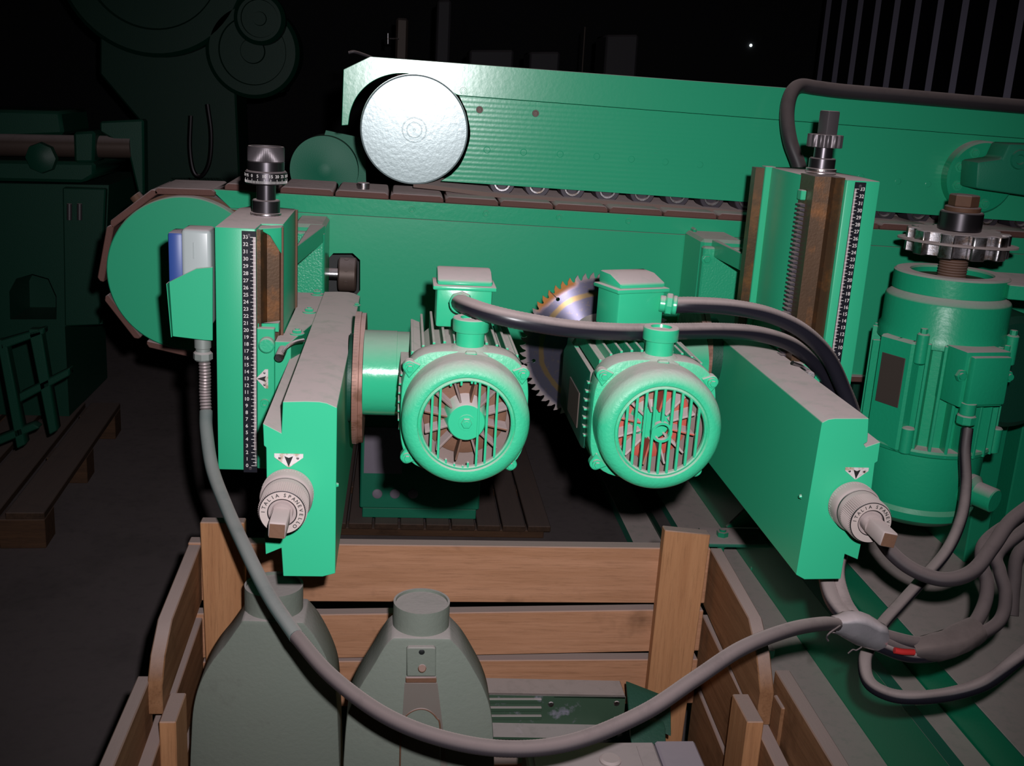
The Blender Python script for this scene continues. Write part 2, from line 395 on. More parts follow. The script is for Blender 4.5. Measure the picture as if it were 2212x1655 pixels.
obj('shaft_end', MB().cyl(sb-Vector((.040, 0, 0)), sb-Vector((.019, 0, 0)), .0115, 16), 'steel', lc)
obj('black_backing', MB().box(at(700, 600, 2.26).x, at(800, 600, 2.26).x, 2.27, 2.28, .84, .96), 'black', lc)  # flat black sheet behind the side panel opening
mb = MB()
def pad(mb, c, tdir, ndir, L=.110, th=.013, y0=2.135, y1=2.30):
    t = Vector(tdir).normalized(); n = Vector(ndir).normalized(); c = Vector(c)
    pr = [(-L/2, 0), (L/2, 0), (L/2, th*.55), (L/2-.006, th), (-L/2+.006, th), (-L/2, th*.55)]
    t2 = MB(); loop = [Vector((0, y0, 0))+Vector((c.x, 0, c.z))+t*a+n*b for a, b in pr]
    t2.prism(loop, Yv(y1-y0), bev=.0015); return t2
gx = 724-120*2
for k in range(16):
    u0, u1 = gx+119.5*k*(1-.0012*k), gx+119.5*(k+1)*(1-.0012*(k+1))
    a, b = at(u0, ltop(u0)-1, 2.14), at(u1, ltop(u1)-1, 2.14)
    if u0 < 420: continue
    obj('chain_pad', pad(None, (a+b)/2, b-a, (0, 0, 1), (b-a).length-.003), 'pad', lc)
for u0 in (1700, 1808): obj('chain_pad', pad(None, at(u0+54, 806+(u0-1700)*.055, 2.14)-Vector((0, 0, .013)), (1, 0, -.01), (0, 0, 1)), 'pad', lc)
for ang in (91, 129, 168, 216, 258):
    a = radians(ang); n = Vector((cos(a), 0, sin(a))); obj('chain_pad', pad(None, Vector((DC.x, 0, DC.z))+n*(DR+.001), (-n.z, 0, n.x), n, .112 if ang < 170 else .102), 'pad', lc)
for u, v, ax in [(785, 412, (0, 0, 1))]:
    p = at(u, v, 2.18); obj('pad_stud', MB().cyl(p, p+Vector(ax)*.016, .012, 16, bev=.001), 'steel', lc, 'small steel stud on the chain pads')
p = at(300, 432, 2.19); n = Vector((-.62, 0, .78)); obj('pad_stud', MB().cyl(p-n*.004, p+n*.012, .012, 16, bev=.001), 'rust', lc, 'small rusty stud on the chain pads')
# brackets behind the columns
for side, sgn in (('l', 1), ('r', -1)):
    if sgn > 0:
        xa, xb = at(630, 560, 2.0).x, at(700, 560, 2.0).x; zt = at(690, 503, 2.0).z
    else:
        xa, xb = at(1518, 560, 2.0).x, at(1612, 560, 2.0).x; zt = at(1550, 535, 2.0).z
    br = thing('mounting_bracket', 'green hammered-paint bracket behind the left slide column' if sgn > 0 else 'green hammered-paint bracket with two bolts beside the right slide column', 'bracket', ((xa+xb)/2, 2.05, .85), 'brackets carrying the slide columns')
    obj('face_plate', MB().box(xa, xb, 2.0, 2.02, .80, zt, bev=.003), 'green_rough', br)
    obj('side_web', MB().box(xa, xb, 2.02, 2.15, .80, zt+.012, bev=.006), 'green', br)
    if sgn < 0: obj('side_flange', MB().box(at(1497, 560, 2.13).x, xa+.01, 2.12, 2.149, .80, zt+.02, bev=.006), 'green', br)
    # gusset arm running forward to the column
    gx0, gx1 = (-.165, xb) if sgn > 0 else (xa+.03, .60)
    top = [Vector((gx0, 1.74, zt+.012)), Vector((gx1, 2.02, zt+.012)), Vector((gx0 if sgn > 0 else gx1+.0, 2.02, zt+.012))] if sgn > 0 else [Vector((gx1, 1.74, zt+.012)), Vector((gx1, 2.02, zt+.012)), Vector((xa+.02, 2.02, zt+.012))]
    obj('gusset', MB().prism(top, (0, 0, -.03), bev=.001), 'green', br)
    for u, v in ([(682, 527)] if sgn > 0 else [(1527, 560), (1596, 562)]): obj('bolt', MB().bolt(at(u, v, 2.0), (0, -1, 0), .007, .005), 'green_gloss', br)

# ------------------------------------------------------------------ upper pressure beam
YU = 2.20
ub = thing('pressure_beam', 'long green upper beam with a shiny round drum at its left end', 'beam', (.6, 2.3, 0))
utop = lambda u: 122+(u-800)*.0752
usm = lambda u: 207+(u-990)*.0762
ubot = lambda u: 390+(u-953)*.0702
inner = [(752, 270), (757, 240), (770, 210), (792, 185), (820, 168), (855, 159), (890, 160), (925, 169), (955, 182), (985, 204)]
inner = smooth2(inner)
pl = [(738, 271), (742, 150), (800, 122)] + [(u, utop(u)) for u in (1200, 1700, 2350)] + [(u, usm(u)-1) for u in (2350, 1700, 1200, 992)] + inner[::-1]
obj('top_plate', MB().prism(px(pl, YU-.003), Yv(.014), bev=.0008), 'green', ub)
lo_ = [(u, usm(u)) for u in (992, 1300, 1700, 2350)] + [(u, ubot(u)) for u in (2350, 1700, 1300)] + [(953, 391)]+smooth2([(975, 378), (995, 355), (1010, 320), (1016, 285), (1008, 240)])
obj('lower_plate', MB().prism(px(lo_, YU), Yv(.012)), 'ribbed', ub)
c = [(742, 151), (800, 123)] + [(u, utop(u)) for u in (1400, 2350)]
tp = px(c, YU+.01); t = MB()
t.prism([p for p in tp]+[p-Vector((0, 0, .012)) for p in reversed(tp)], Yv(.26)); obj('top_cover', t, 'green', ub)
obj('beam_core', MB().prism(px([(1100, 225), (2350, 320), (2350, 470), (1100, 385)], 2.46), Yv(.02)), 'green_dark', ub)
dc = at(895, 281, 2.17); dr = dc.x-at(778, 279, 2.17).x
obj('drum', MB().lathe([(0, .0012), (.0018, .0012), (.0024, 0), (.0135, 0), (.0140, .0012), (.0148, .0012), (.0153, 0), (.0222, 0), (.0227, .0014), (.0236, .0014), (.0241, 0), (dr-.003, 0), (dr, .002), (dr, .02), (dr-.004, .021), (0, .021)], dc, (0, 1, 0), 96), 'drum', ub, 'pale painted drum face with a turned centre', smooth=12)
obj('drum_rim', MB().lathe([(dr-.01, 0), (dr+.001, 0), (dr+.001, .17), (dr-.01, .17)], dc+Yv(.021), (0, 1, 0), 96), 'green', ub)
bl = MB()
belt = [(893, 396), (940, 401), (1000, 409), (1089, 420), (1300, 433), (1480, 446), (1642, 459), (1898, 474), (2350, 512)]
b0 = px(belt, 2.19); bl.prism(b0+[p+Vector((0, 0, -.008)) for p in reversed(b0)], Yv(.2))
obj('belt', bl, 'belt', ub, 'dusty belt running under the rollers')
k = 0
u = 1085
while u < 2330:
    p = at(u, ubot(u)-4, YU+.02); mb = MB().lathe([(0, .004), (.011, .004), (.012, 0), (.0245, 0), (.026, .002), (.026, .05), (0, .05)], p, (0, 1, 0), 28)
    rl_ = obj('roller', mb, 'roller', ub); obj('bearing', MB().lathe([(.0125, .0), (.0135, -.001), (.0165, -.001), (.0175, 0), (.0175, .003), (.0125, .003), (.0125, 0)], p, (0, 1, 0), 24), 'steel', rl_); u += 76*(1-.00003*(u-1085))
for u_, v_ in [(1036, 237), (1157, 245)]:
    obj('socket', MB().lathe([(0, -.001), (.004, -.001), (.0045, -.002), (.0065, -.002), (.007, 0)], at(u_, v_, YU), (0, 1, 0), 20), 'brown_steel', ub)
for u_, v_ in [(1052, 324), (1131, 329), (1210, 333), (1289, 338), (1364, 344), (1437, 350), (1512, 356), (1860, 382), (1940, 392), (2005, 398)]:
    obj('plug', MB().lathe([(0, -.0007), (.0056, -.0007), (.0068, 0)], at(u_, v_, YU), (0, 1, 0), 20), 'ribbed', ub, smooth=12)
mb = MB().lathe([(0, .0005), (.0035, .0005), (.004, -.0015), (.0062, -.0015), (.0068, 0)], at(1001, 196, YU-.003), (0, 1, 0), 20)
obj('screw', mb, 'green', ub)
# flange and clamp arm on the right end
fc = at(2122, 384, 2.17)
fl = thing('pivot_arm', 'green arm on a round bolted flange at the right end of the upper beam', 'machine arm', fc)
obj('flange', MB().lathe([(0, 0), (.070, 0), (.074, .004), (.074, .03), (0, .03)], fc, (0, 1, 0), 48), 'green_right', fl)
for a in (118, 160, 200, 240, 75, 285): obj('flange_bolt', MB().bolt(fc+Vector((cos(radians(a))*.055, 0, sin(radians(a))*.055)), (0, -1, 0), .007, .005), 'green_gloss', fl)
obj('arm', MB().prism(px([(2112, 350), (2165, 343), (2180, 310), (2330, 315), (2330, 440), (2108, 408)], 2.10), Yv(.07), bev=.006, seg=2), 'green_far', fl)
obj('boss', MB().lathe([(0, .004), (.008, .004), (.01, 0), (.018, 0), (.02, .006)], at(2205, 345, 2.095), (0, 1, 0), 24), 'green_far', fl)
# ------------------------------------------------------------------ slide columns
def scale_plate(parent, x0, x1, y, z_top, z_bot, z33, z0_, flip):
    """black rule: numerals 33..0 with ticks, flip=True puts the ticks on the left"""
    sp = obj('scale_plate', MB().box(x0, x1, y-.0015, y, z_bot, z_top, bev=.0004), 'scale', parent, 'black engraved centimetre rule')
    eg = (x1-.0042, x1-.0006) if not flip else (x0+.0006, x0+.0034)
    obj('bright_edge', MB().box(eg[0], eg[1], y-.00165, y-.0014, z33-(z33-z_bot)*.9, z33), 'edge_metal', sp)
    w = x1-x0; tk = MB(); nm = MB(); cm = (z33-z0_)/33
    e = x0 if flip else x1; s = 1 if flip else -1
    for i in range(0, 331, 1):
        mm = i*.1
        if i % 10 == 0: L = .42
        elif i % 5 == 0: L = .30
        else: continue
        z = z0_+cm*mm; a, b = sorted((e+s*w*.05, e+s*w*L)); tk.box(a, b, y-.0019, y-.0014, z-.0004, z+.0004)
    for i in range(34*5):
        z = z0_+cm*i/5
        if z > z33: break
        a, b = sorted((e+s*w*.02, e+s*w*.16)); tk.box(a, b, y-.0018, y-.0014, z-.0003, z+.0003)
    rot = Matrix.Rotation(pi/2, 4, 'X')
    cx = x0+w*.27 if not flip else x0+w*.72
    for i in range(34):
        nm.text(str(i), .0072, Matrix.Translation((cx, y-.0017, z0_+cm*i)) @ rot, depth=.0002)
    obj('graduations', tk, 'white', sp); obj('numerals', nm, 'white', sp)
    mb = MB()
    for z in (z_top-.006, z_bot+.006): mb.lathe([(0, -.001), (.002, -.0008), (.0026, 0)], (x0+w*.5, y-.0015, z), (0, 1, 0), 12)
    obj('rivets', mb, 'roller', sp)
    return sp
def pointer(parent, c, w, h, dirn, rot=0.0):
    """small silver plate with a black arrowhead; dirn 'down' or 'left'; faces -Y"""
    def pt(a, b):
        if dirn == 'left': a, b = b, -a
        return Vector((c.x+a, c.y, c.z+b))
    pl = [(-w/2, h/2), (w/2, h/2), (w/2, h*.22), (.001, -h/2), (-.001, -h/2), (-w/2, h*.22)]
    p = obj('pointer_plate', MB().prism([pt(a, b) for a, b in pl], Yv(-.0012), bev=.0002), 'arrow', parent, 'silver pointer plate with a black arrowhead')
    ar = [(-w*.15, h*.32), (0, h*.2), (w*.15, h*.32), (0, -h*.46)]
    obj('arrowhead', MB().prism([pt(a, b)+Yv(-.0012) for a, b in ar], Yv(-.0003)), 'black', p)
    rv = MB()
    for sx in (-1, 1): q = pt(sx*w*.31, h*.18)+Yv(-.0012); rv.lathe([(0, -.0012), (.0013, -.001), (.0018, 0)], q, (0, 1, 0), 12)
    obj('rivets', rv, 'steel', p)

Y0 = 1.5
# left column
cl = thing('slide_column', 'tall green slide column with scale at left, dark cylindrical knob on top', 'slide column', (-.21, 1.62, .742), 'vertical slide columns')
ZT, ZB = 1.09, .742
obj('housing', MB().prism([Vector(p) for p in ((-.250, 1.5, ZB), (-.1955, 1.5, ZB), (-.1955, 1.56, ZB), (-.1645, 1.56, ZB), (-.1645, 1.742, ZB), (-.232, 1.762, ZB), (-.250, 1.72, ZB))], (0, 0, ZT-ZB), bev=.002, seg=2), 'green_flat', cl)
obj('slideway', MB().prism([Vector(p) for p in ((-.1955, 1.508, ZB+.01), (-.190, 1.508, ZB+.01), (-.184, 1.530, ZB+.01), (-.1675, 1.534, ZB+.01), (-.1645, 1.545, ZB+.01), (-.1645, 1.562, ZB+.01), (-.1955, 1.562, ZB+.01))], (0, 0, 1.087-ZB-.01)), 'rust_way', cl, 'brown rusty dovetail slideway')
obj('slideway_head', MB().prism([Vector(p) for p in ((-.1945, 1.512, 1.0885), (-.1648, 1.532, 1.0885), (-.1648, 1.532, 1.052), (-.179, 1.522, 1.078))], (0, .028, 0), bev=.0008), 'green_flat', cl)
mb = MB(); mb.box(-.166, -.1625, 1.5375, 1.5435, ZB+.01, 1.088); mb.box(-.166, -.1615, 1.733, 1.741, ZB+.01, 1.089)
obj('slideway_edges', mb, 'rust', cl, 'rusty machined edges of the side face')
scale_plate(cl, at(523, 600, 1.5).x, at(554, 600, 1.5).x, 1.5, at(535, 499, 1.5).z, at(535, 1020, 1.5).z, at(535, 512, 1.5).z, at(535, 1005, 1.5).z, False)
def zz(v, u, Y): return at(u, v, Y).z
YS = 1.64; xs = at(575, 440, YS).x
def pxr(p): return p/FPX*1.685
def spin(pts, u, Y, cx):
    return [(pxr(r), zz(v, u, Y)-0) for v, r in pts]
def lat(parent, name, mat, pts, u, Y, cx, n=48, label=None):
    pr = [(0, zz(pts[0][0], u, Y))]+[(pxr(r), zz(v, u, Y)) for v, r in pts]+[(0, zz(pts[-1][0], u, Y))]
    return obj(name, MB().lathe(pr, (cx, Y, 0), (0, 0, 1), n), mat, parent, label)
ds = obj('spindle', MB().lathe([(0, ZT-.005), (pxr(19.5), ZT-.005), (pxr(19.5), zz(396, 575, YS)), (0, zz(396, 575, YS))], (xs, YS, 0), (0, 0, 1), 36), 'black_steel', cl)
lat(cl, 'washers', 'steel', [(470, 31), (466, 31), (465, 28), (463, 31), (459, 31), (458, 27)], 575, YS, xs)
lat(cl, 'collar', 'black_steel', [(459, 28), (433, 28), (431, 26)], 575, YS, xs)
dr_ = lat(cl, 'dial_ring', 'black_steel', [(396, 40), (394, 42), (371, 42), (368, 39)], 575, YS, xs, 64)
kn = lat(cl, 'knob', 'black_steel', [(369, 37), (349, 37), (348, 36.2), (347, 37)], 575, YS, xs, 64)
kz0, kz1 = zz(347, 575, YS), zz(316, 575, YS)
t = bmesh.new(); nn = 144; rows = []
for zq in (kz0, kz1-.0015): rows.append([t.verts.new((xs+(pxr(37)-(.0007 if i % 2 else 0))*cos(2*pi*i/nn), YS+(pxr(37)-(.0007 if i % 2 else 0))*sin(2*pi*i/nn), zq)) for i in range(nn)])
for rr, zq in ((pxr(35.5), kz1), (pxr(31), kz1), (pxr(30), kz1-.002)): rows.append([t.verts.new((xs+rr*cos(2*pi*i/nn), YS+rr*sin(2*pi*i/nn), zq)) for i in range(nn)])
for A, B in zip(rows, rows[1:]):
    for i in range(nn): t.faces.new((A[i], A[(i+1) % nn], B[(i+1) % nn], B[i]))
t.faces.new(rows[-1]); bmesh.ops.recalc_face_normals(t, faces=t.faces)
obj('knurled_grip', MB().take(t), 'grey_steel', kn, 'fine vertical knurling')
tk = MB(); nm = MB(); R = pxr(42); zb = zz(395, 575, YS)
for i in range(100):
    a = 2*pi*i/100; L = .0065 if i % 5 == 0 else .0038
    m = Matrix.Translation((xs, YS, 0)) @ Matrix.Rotation(a-pi/2-radians(2), 4, 'Z')
    t = MB(); t.box(-.0003, .0003, 0, .0004, zb+.001, zb+.001+L); bmesh.ops.transform(t.bm, matrix=Matrix.Translation((xs, YS, 0)) @ Matrix.Rotation(a+radians(1.5), 4, 'Z') @ Matrix.Translation((0, -R-.0002, 0)), verts=t.bm.verts)
    me = bpy.data.meshes.new('t'); t.bm.to_mesh(me); tk.bm.from_mesh(me); bpy.data.meshes.remove(me)
    if i % 5 == 0:
        mt = Matrix.Translation((xs, YS, zb+.0115)) @ Matrix.Rotation(a+radians(1.5), 4, 'Z') @ Matrix.Translation((0, -R-.0003, 0)) @ Matrix.Rotation(pi/2, 4, 'X')
        nm.text(str((i+10) % 100), .0062, mt, depth=.0001)
obj('graduations', tk, 'white', dr_); obj('numerals', nm, 'white', dr_)

# right column
ZT2 = 1.196
cr = thing('slide_column', 'tall green slide column with toothed rack at right, square spindle on top', 'slide column', (.62, 1.62, .742), 'vertical slide columns')
xA, xB = at(1833, 500, 1.5).x-.001, at(1898, 500, 1.5).x
obj('housing', MB().prism([Vector(p) for p in ((.622, 1.5, ZB), (.671, 1.5, ZB), (.675, 1.58, ZB), (.66, 1.74, ZB), (.576, 1.70, ZB), (.5765, 1.56, ZB), (.622, 1.56, ZB))], (0, 0, ZT2-ZB), bev=.002, seg=2), 'green_flat', cr)
obj('back_flange', MB().box(.566, .583, 1.69, 1.71, .76, ZT2+.001, bev=.001), 'green_flat', cr)
obj('flange_edge', MB().box(.552, .568, 1.695, 1.715, .76, ZT2-.002), 'rust_way', cr, 'brown bare steel edge of the rear flange')
obj('slideway', MB().prism([Vector(p) for p in ((.6215, 1.506, ZB+.01), (.606, 1.503, ZB+.01), (.604, 1.514, ZB+.01), (.592, 1.516, ZB+.01), (.590, 1.503, ZB+.01), (.577, 1.505, ZB+.01), (.577, 1.562, ZB+.01), (.6215, 1.562, ZB+.01))], (0, 0, ZT2-.008-ZB)), 'rust_way', cr, 'brown rusty dovetail slideway')
mb = MB()
z = .80
while z < 1.158:
    mb.prism([Vector((.577, 1.530, z)), Vector((.577, 1.530, z+.0046)), Vector((.570, 1.530, z+.0034)), Vector((.570, 1.530, z+.0012))], Yv(.02)); z += .0064
obj('toothed_rack', mb, 'roller', cr, 'fine toothed rack along the slideway')
obj('rack_stop', MB().box(.569, .577, 1.53, 1.545, 1.162, 1.176, bev=.001), 'green', cr)
scale_plate(cr, at(1832, 500, 1.5).x, at(1856, 500, 1.5).x, 1.5, at(1846, 393, 1.5).z, .755, at(1846, 408, 1.5).z, at(1846, 408, 1.5).z-.33*1.0, True)
# spindle of right column
ux = 1775
YR = 1.60; xr_ = at(1773, 372, YR).x
def latr(name, mat, pts, n=40, label=None):
    k = 1.69/FPX
    pr = [(0, zz(pts[0][0], ux, YR))]+[(r*k, zz(v, ux, YR)) for v, r in pts]+[(0, zz(pts[-1][0], ux, YR))]
    return obj(name, MB().lathe(pr, (xr_, YR, 0), (0, 0, 1), n), mat, cr, label)
latr('washers', 'steel', [(378, 31), (372, 31), (371, 28), (369, 31), (364, 31), (363, 27)])
latr('collar', 'black_steel', [(364, 27), (343, 27), (341, 25)])
latr('spindle', 'black_steel', [(345, 19), (316, 19)])
t = bmesh.new(); ng = 14; prof = []
k = 1.69/FPX
for i in range(ng*4):
    a = 2*pi*i/(ng*4); rr = (36 if i % 4 in (0, 1) else 31)*k; prof.append(Vector((xr_+rr*cos(a), YR+rr*sin(a), zz(318, ux, YR))))
obj('gear_collar', MB().prism(prof, (0, 0, zz(290, ux, YR)-zz(318, ux, YR)), bev=.0008), 'grey_steel', cr, 'short toothed coupling collar')
za, zb_ = zz(292, ux, YR), zz(238, ux, YR); s_ = 15*k
obj('square_end', MB().box(xr_-s_+.002, xr_+s_+.002, YR-s_, YR+s_, za, zb_, bev=.0025, seg=2, rot=(0, 0, radians(18))), 'grey_steel', cr, 'square key end of the spindle')

# ------------------------------------------------------------------ arms with hand spindle
def hand_spindle(parent, c, ang, textrot):
    sp = thing_part = bpy.data.objects.new('hand_spindle', None); COL.objects.link(sp); sp.parent = parent
    sp.location = WM(parent).inverted() @ c
    c = Vector(c); A = (0, -1, 0)
    col = obj('graduated_collar', MB().lathe([(0, 0), (.0285, 0), (.0300, .002), (.0300, .020), (.0285, .023), (.0262, .026), (0, .026)], c, A, 64), 'dusty_steel', sp, 'dusty graduated collar')
    t = bmesh.new(); nn = 140; rows = []
    for h, d in ((.024, .0), (.026, .0), (.034, .0), (.036, .0013), (.057, .0013), (.061, 0)):
        R_ = .0272 if h < .06 else .0255
        rows.append([t.verts.new(c+Vector(((R_-(d if i % 2 else 0))*cos(2*pi*i/nn), -h, (R_-(d if i % 2 else 0))*sin(2*pi*i/nn)))) for i in range(nn)])
    rows.append([t.verts.new(c+Vector((.017*cos(2*pi*i/nn), -.061, .017*sin(2*pi*i/nn)))) for i in range(nn)])
    rows.append([t.verts.new(c+Vector((.016*cos(2*pi*i/nn), -.055, .016*sin(2*pi*i/nn)))) for i in range(nn)])
    for a, b in zip(rows, rows[1:]):
        for i in range(nn): t.faces.new((a[i], a[(i+1) % nn], b[(i+1) % nn], b[i]))
    t.faces.new(rows[-1]); t.faces.new(rows[0]); bmesh.ops.recalc_face_normals(t, faces=t.faces)
    obj('knurled_grip', MB().take(t), 'dusty_steel', sp, 'knurled dusty grip')
    obj('groove', MB().lathe([(0, .0225), (.0277, .0225), (.0277, .0262), (0, .0262)], c, A, 64), 'black_steel', sp, 'dark groove between collar and grip')
    obj('ring_edge', MB().lathe([(.0246, .0600), (.0257, .0600), (.0257, .0612), (.0246, .0614), (.0246, .0600)], c, A, 64), 'black_steel', sp)
    obj('inner_edge', MB().lathe([(.0155, .0600), (.0169, .0600), (.0169, .0614), (.0155, .0612), (.0155, .0600)], c, A, 64), 'black_steel', sp)
    fa = MB().lathe([(.0168, .0605), (.0245, .0605), (.0248, .0617), (.0165, .0617), (.0168, .0605)], c, A, 64)
    obj('lettered_ring', fa, 'dial_face', sp, 'pale face ring with engraved black lettering')
    tk = MB()
    for i in range(60):
        a = 2*pi*i/60; L = .007 if i % 5 == 0 else .004
        t = MB(); t.box(-.0003, .0003, -L/2, L/2, .0299, .0302)
        m = Matrix.Translation(c) @ Matrix.Rotation(a, 4, 'Y') @ Matrix.Translation((0, -.004-L/2, 0))
        bmesh.ops.transform(t.bm, matrix=m, verts=t.bm.verts); me = bpy.data.meshes.new('t'); t.bm.to_mesh(me); tk.bm.from_mesh(me); bpy.data.meshes.remove(me)
    obj('graduations', tk, 'white', sp)
    lt = MB()
    def ringtext(s, a_start, step):
        for i, ch in enumerate(s):
            a = radians(a_start-i*step)
            m = Matrix.Translation(c+Vector((.0207*cos(a), -.0618, .0207*sin(a)))) @ Matrix.Rotation(pi/2-0, 4, 'X') @ Matrix.Rotation(a-pi/2, 4, 'Z')
            lt.text(ch, .0058, m, depth=.0002)
    ringtext('ITALIA', 178+textrot, 14.5); ringtext('SPANEVELLO', 82+textrot, 14.5)
    obj('lettering', lt, 'black', sp)
    s = .0096
    t = MB(); t.box(c.x-s, c.x+s, c.y-.112, c.y-.066, c.z-s, c.z+s, bev=.003, seg=2, rot=(0, ang, 0))
    t.cyl(c+Vector((0, -.05, 0)), c+Vector((0, -.072, 0)), .0118, 32)
    obj('square_shaft', t, 'dusty_steel', sp, 'square shaft end, brown and worn on its tip')
    t = MB(); t.box(c.x-s*.84, c.x+s*.84, c.y-.1128, c.y-.1118, c.z-s*.84, c.z+s*.84, bev=.0003, rot=(0, ang, 0))
    obj('shaft_tip', t, 'rust', sp, 'worn brown tip')
YA = 1.202
al_ = thing('tool_arm', 'long green arm with a hand spindle pointing forward, left of the motors', 'machine arm', (-.1, 1.5, .72), 'forward-pointing tool arms')
pf = px([(611, 868), (660, 867), (690, 868), (706, 871), (728, 881), (724, 1239), (697, 1246), (612, 1245), (608, 1184), (574, 1198), (572, 1158), (576, 1136), (577, 1100), (575, 967), (570, 963), (568, 915), (608, 936)], YA)
obj('body', MB().prism(pf, Yv(1.86-YA), bev=.0006), 'green_flat', al_, smooth=14)
hand_spindle(al_, at(622, 1064, YA), radians(4), 0)
pointer(al_, at(624, 994, YA)+Yv(-.0005), .033, .0165, 'down')
ar_ = thing('tool_arm', 'long green arm with a hand spindle pointing forward, right of the motors', 'machine arm', (.55, 1.5, .72), 'forward-pointing tool arms')
YB = 1.22
pf = px([(1776, 913), (1790, 906), (1804, 904), (1877, 904), (1874, 955), (1866, 960), (1870, 966), (1902, 955), (1896, 997), (1890, 1001), (1880, 1080), (1862, 1165), (1853, 1209), (1825, 1197), (1816, 1251), (1738, 1252), (1720, 1242)], YB)
obj('body', MB().prism(pf, Yv(1.86-YB), bev=.0006), 'green_flat', ar_, smooth=14)
hand_spindle(ar_, at(1838, 1088, YB), radians(10), -4)
pointer(ar_, at(1849, 1022, YB)+Yv(-.0005), .030, .0155, 'down')
mb = MB().lathe([(0, -.003), (.002, -.0025), (.003, 0)], at(1741, 1079, YB)+Vector((-.0028, .01, 0)), (1, 0, 0), 12); obj('side_screw', mb, 'green_gloss', ar_)
mb = MB().lathe([(0, .003), (.002, .0025), (.003, 0)], at(726, 1053, YA)+Vector((.0, .008, 0)), (1, 0, 0), 12); obj('side_screw', mb, 'green_gloss', al_)

# carriages
ca = thing('carriage', 'green carriage block with dusty top clamped on the left slide column', 'carriage', (-.16, 1.6, .75), 'carriages on the slide columns')
zc = .934
obj('front_plate', MB().box(-.1945, -.1705, 1.5, 1.512, .745, .952, bev=.001), 'green_flat', ca)
obj('block', MB().prism([Vector(p) for p in ((-.170, 1.5, .752), (-.148, 1.5, .752), (-.128, 1.62, .752), (-.128, 1.86, .752), (-.176, 1.86, .752), (-.1635, 1.74, .752), (-.163, 1.55, .752), (-.170, 1.548, .752))], (0, 0, zc-.752), bev=.0008), 'green_flat', ca)
obj('top_ledge', MB().prism([Vector(p) for p in ((-.194, 1.512, .945), (-.166, 1.512, .945), (-.160, 1.60, .945), (-.160, 1.555, .945), (-.194, 1.53, .945))][:2]+[Vector((-.166, 1.530, .945)), Vector((-.194, 1.507, .945))], (0, 0, .012)), 'green_flat', ca)
for u, v, q in ((668, 675, .007), (642, 722, .007), (685, 637, .007), (771, 660, .004)): obj('top_bolt', MB().bolt(atz(u, v, zc), (0, 0, 1), q, q, True), 'green', ca)
a, b = atz(710, 681, zc+.0006), atz(727, 633, zc+.0006)
obj('slot', MB().prism([a-Vector((.0015, 0, 0)), a+Vector((.0015, 0, 0)), b+Vector((.0015, 0, 0)), b-Vector((.0015, 0, 0))], (0, 0, -.001)), 'black', ca, 'dark sawn slot in the top')
p = at(578, 742, 1.5); t = MB()
t.cyl(p+Vector((0, -.002, 0)), p+Vector((0, -.014, 0)), .011, 20, bev=.002); t.cyl(p, p+Vector((0, -.004, 0)), .005, 12)
obj('clamp_knob', t, 'green_cast', ca, 'small fluted clamp knob')
p = at(612, 748, 1.485); q = at(655, 738, 1.45)
t = MB().tube([at(606, 770, 1.47), at(618, 752, 1.475), at(636, 740, 1.48), at(656, 735, 1.49)], .0028, 10); t.cyl(at(603, 773, 1.465), at(611, 755, 1.495), .0065, 16, bev=.001)
obj('lock_lever', t, 'steel', ca, 'small bent locking lever')
pointer(ca, at(567, 818, 1.4995), .028, .016, 'left')
t = MB().lathe([(0, -.0005), (.0025, -.0005), (.003, -.003), (.006, -.003), (.0065, 0)], at(572, 871, 1.5), (0, 1, 0), 20); obj('plug', t, 'green_gloss', ca)
ca2 = thing('carriage', 'green carriage block with dusty top clamped on the right slide column', 'carriage', (.59, 1.6, .75), 'carriages on the slide columns')
zc2 = .930
obj('block', MB().prism([Vector(p) for p in ((.618, 1.488, .77), (.575, 1.488, .77), (.571, 1.56, .77), (.571, 1.86, .77), (.6, 1.86, .77), (.576, 1.70, .77), (.576, 1.5025, .77), (.618, 1.5025, .77))], (0, 0, zc2-.77), bev=.0008), 'green_flat', ca2)
for u, v, q in ((1705, 763, .007), (1524, 697, .004)): obj('top_bolt', MB().bolt(atz(u, v, zc2), (0, 0, 1), q, q), 'green', ca2)
t = MB().tube([at(1712, 783, 1.45), at(1730, 790, 1.46), at(1745, 800, 1.46), at(1758, 812, 1.46)], .0028, 10); t.cyl(at(1740, 803, 1.48), at(1752, 812, 1.44), .006, 16, bev=.001)
obj('lock_lever', t, 'steel', ca2, 'small bent locking lever')

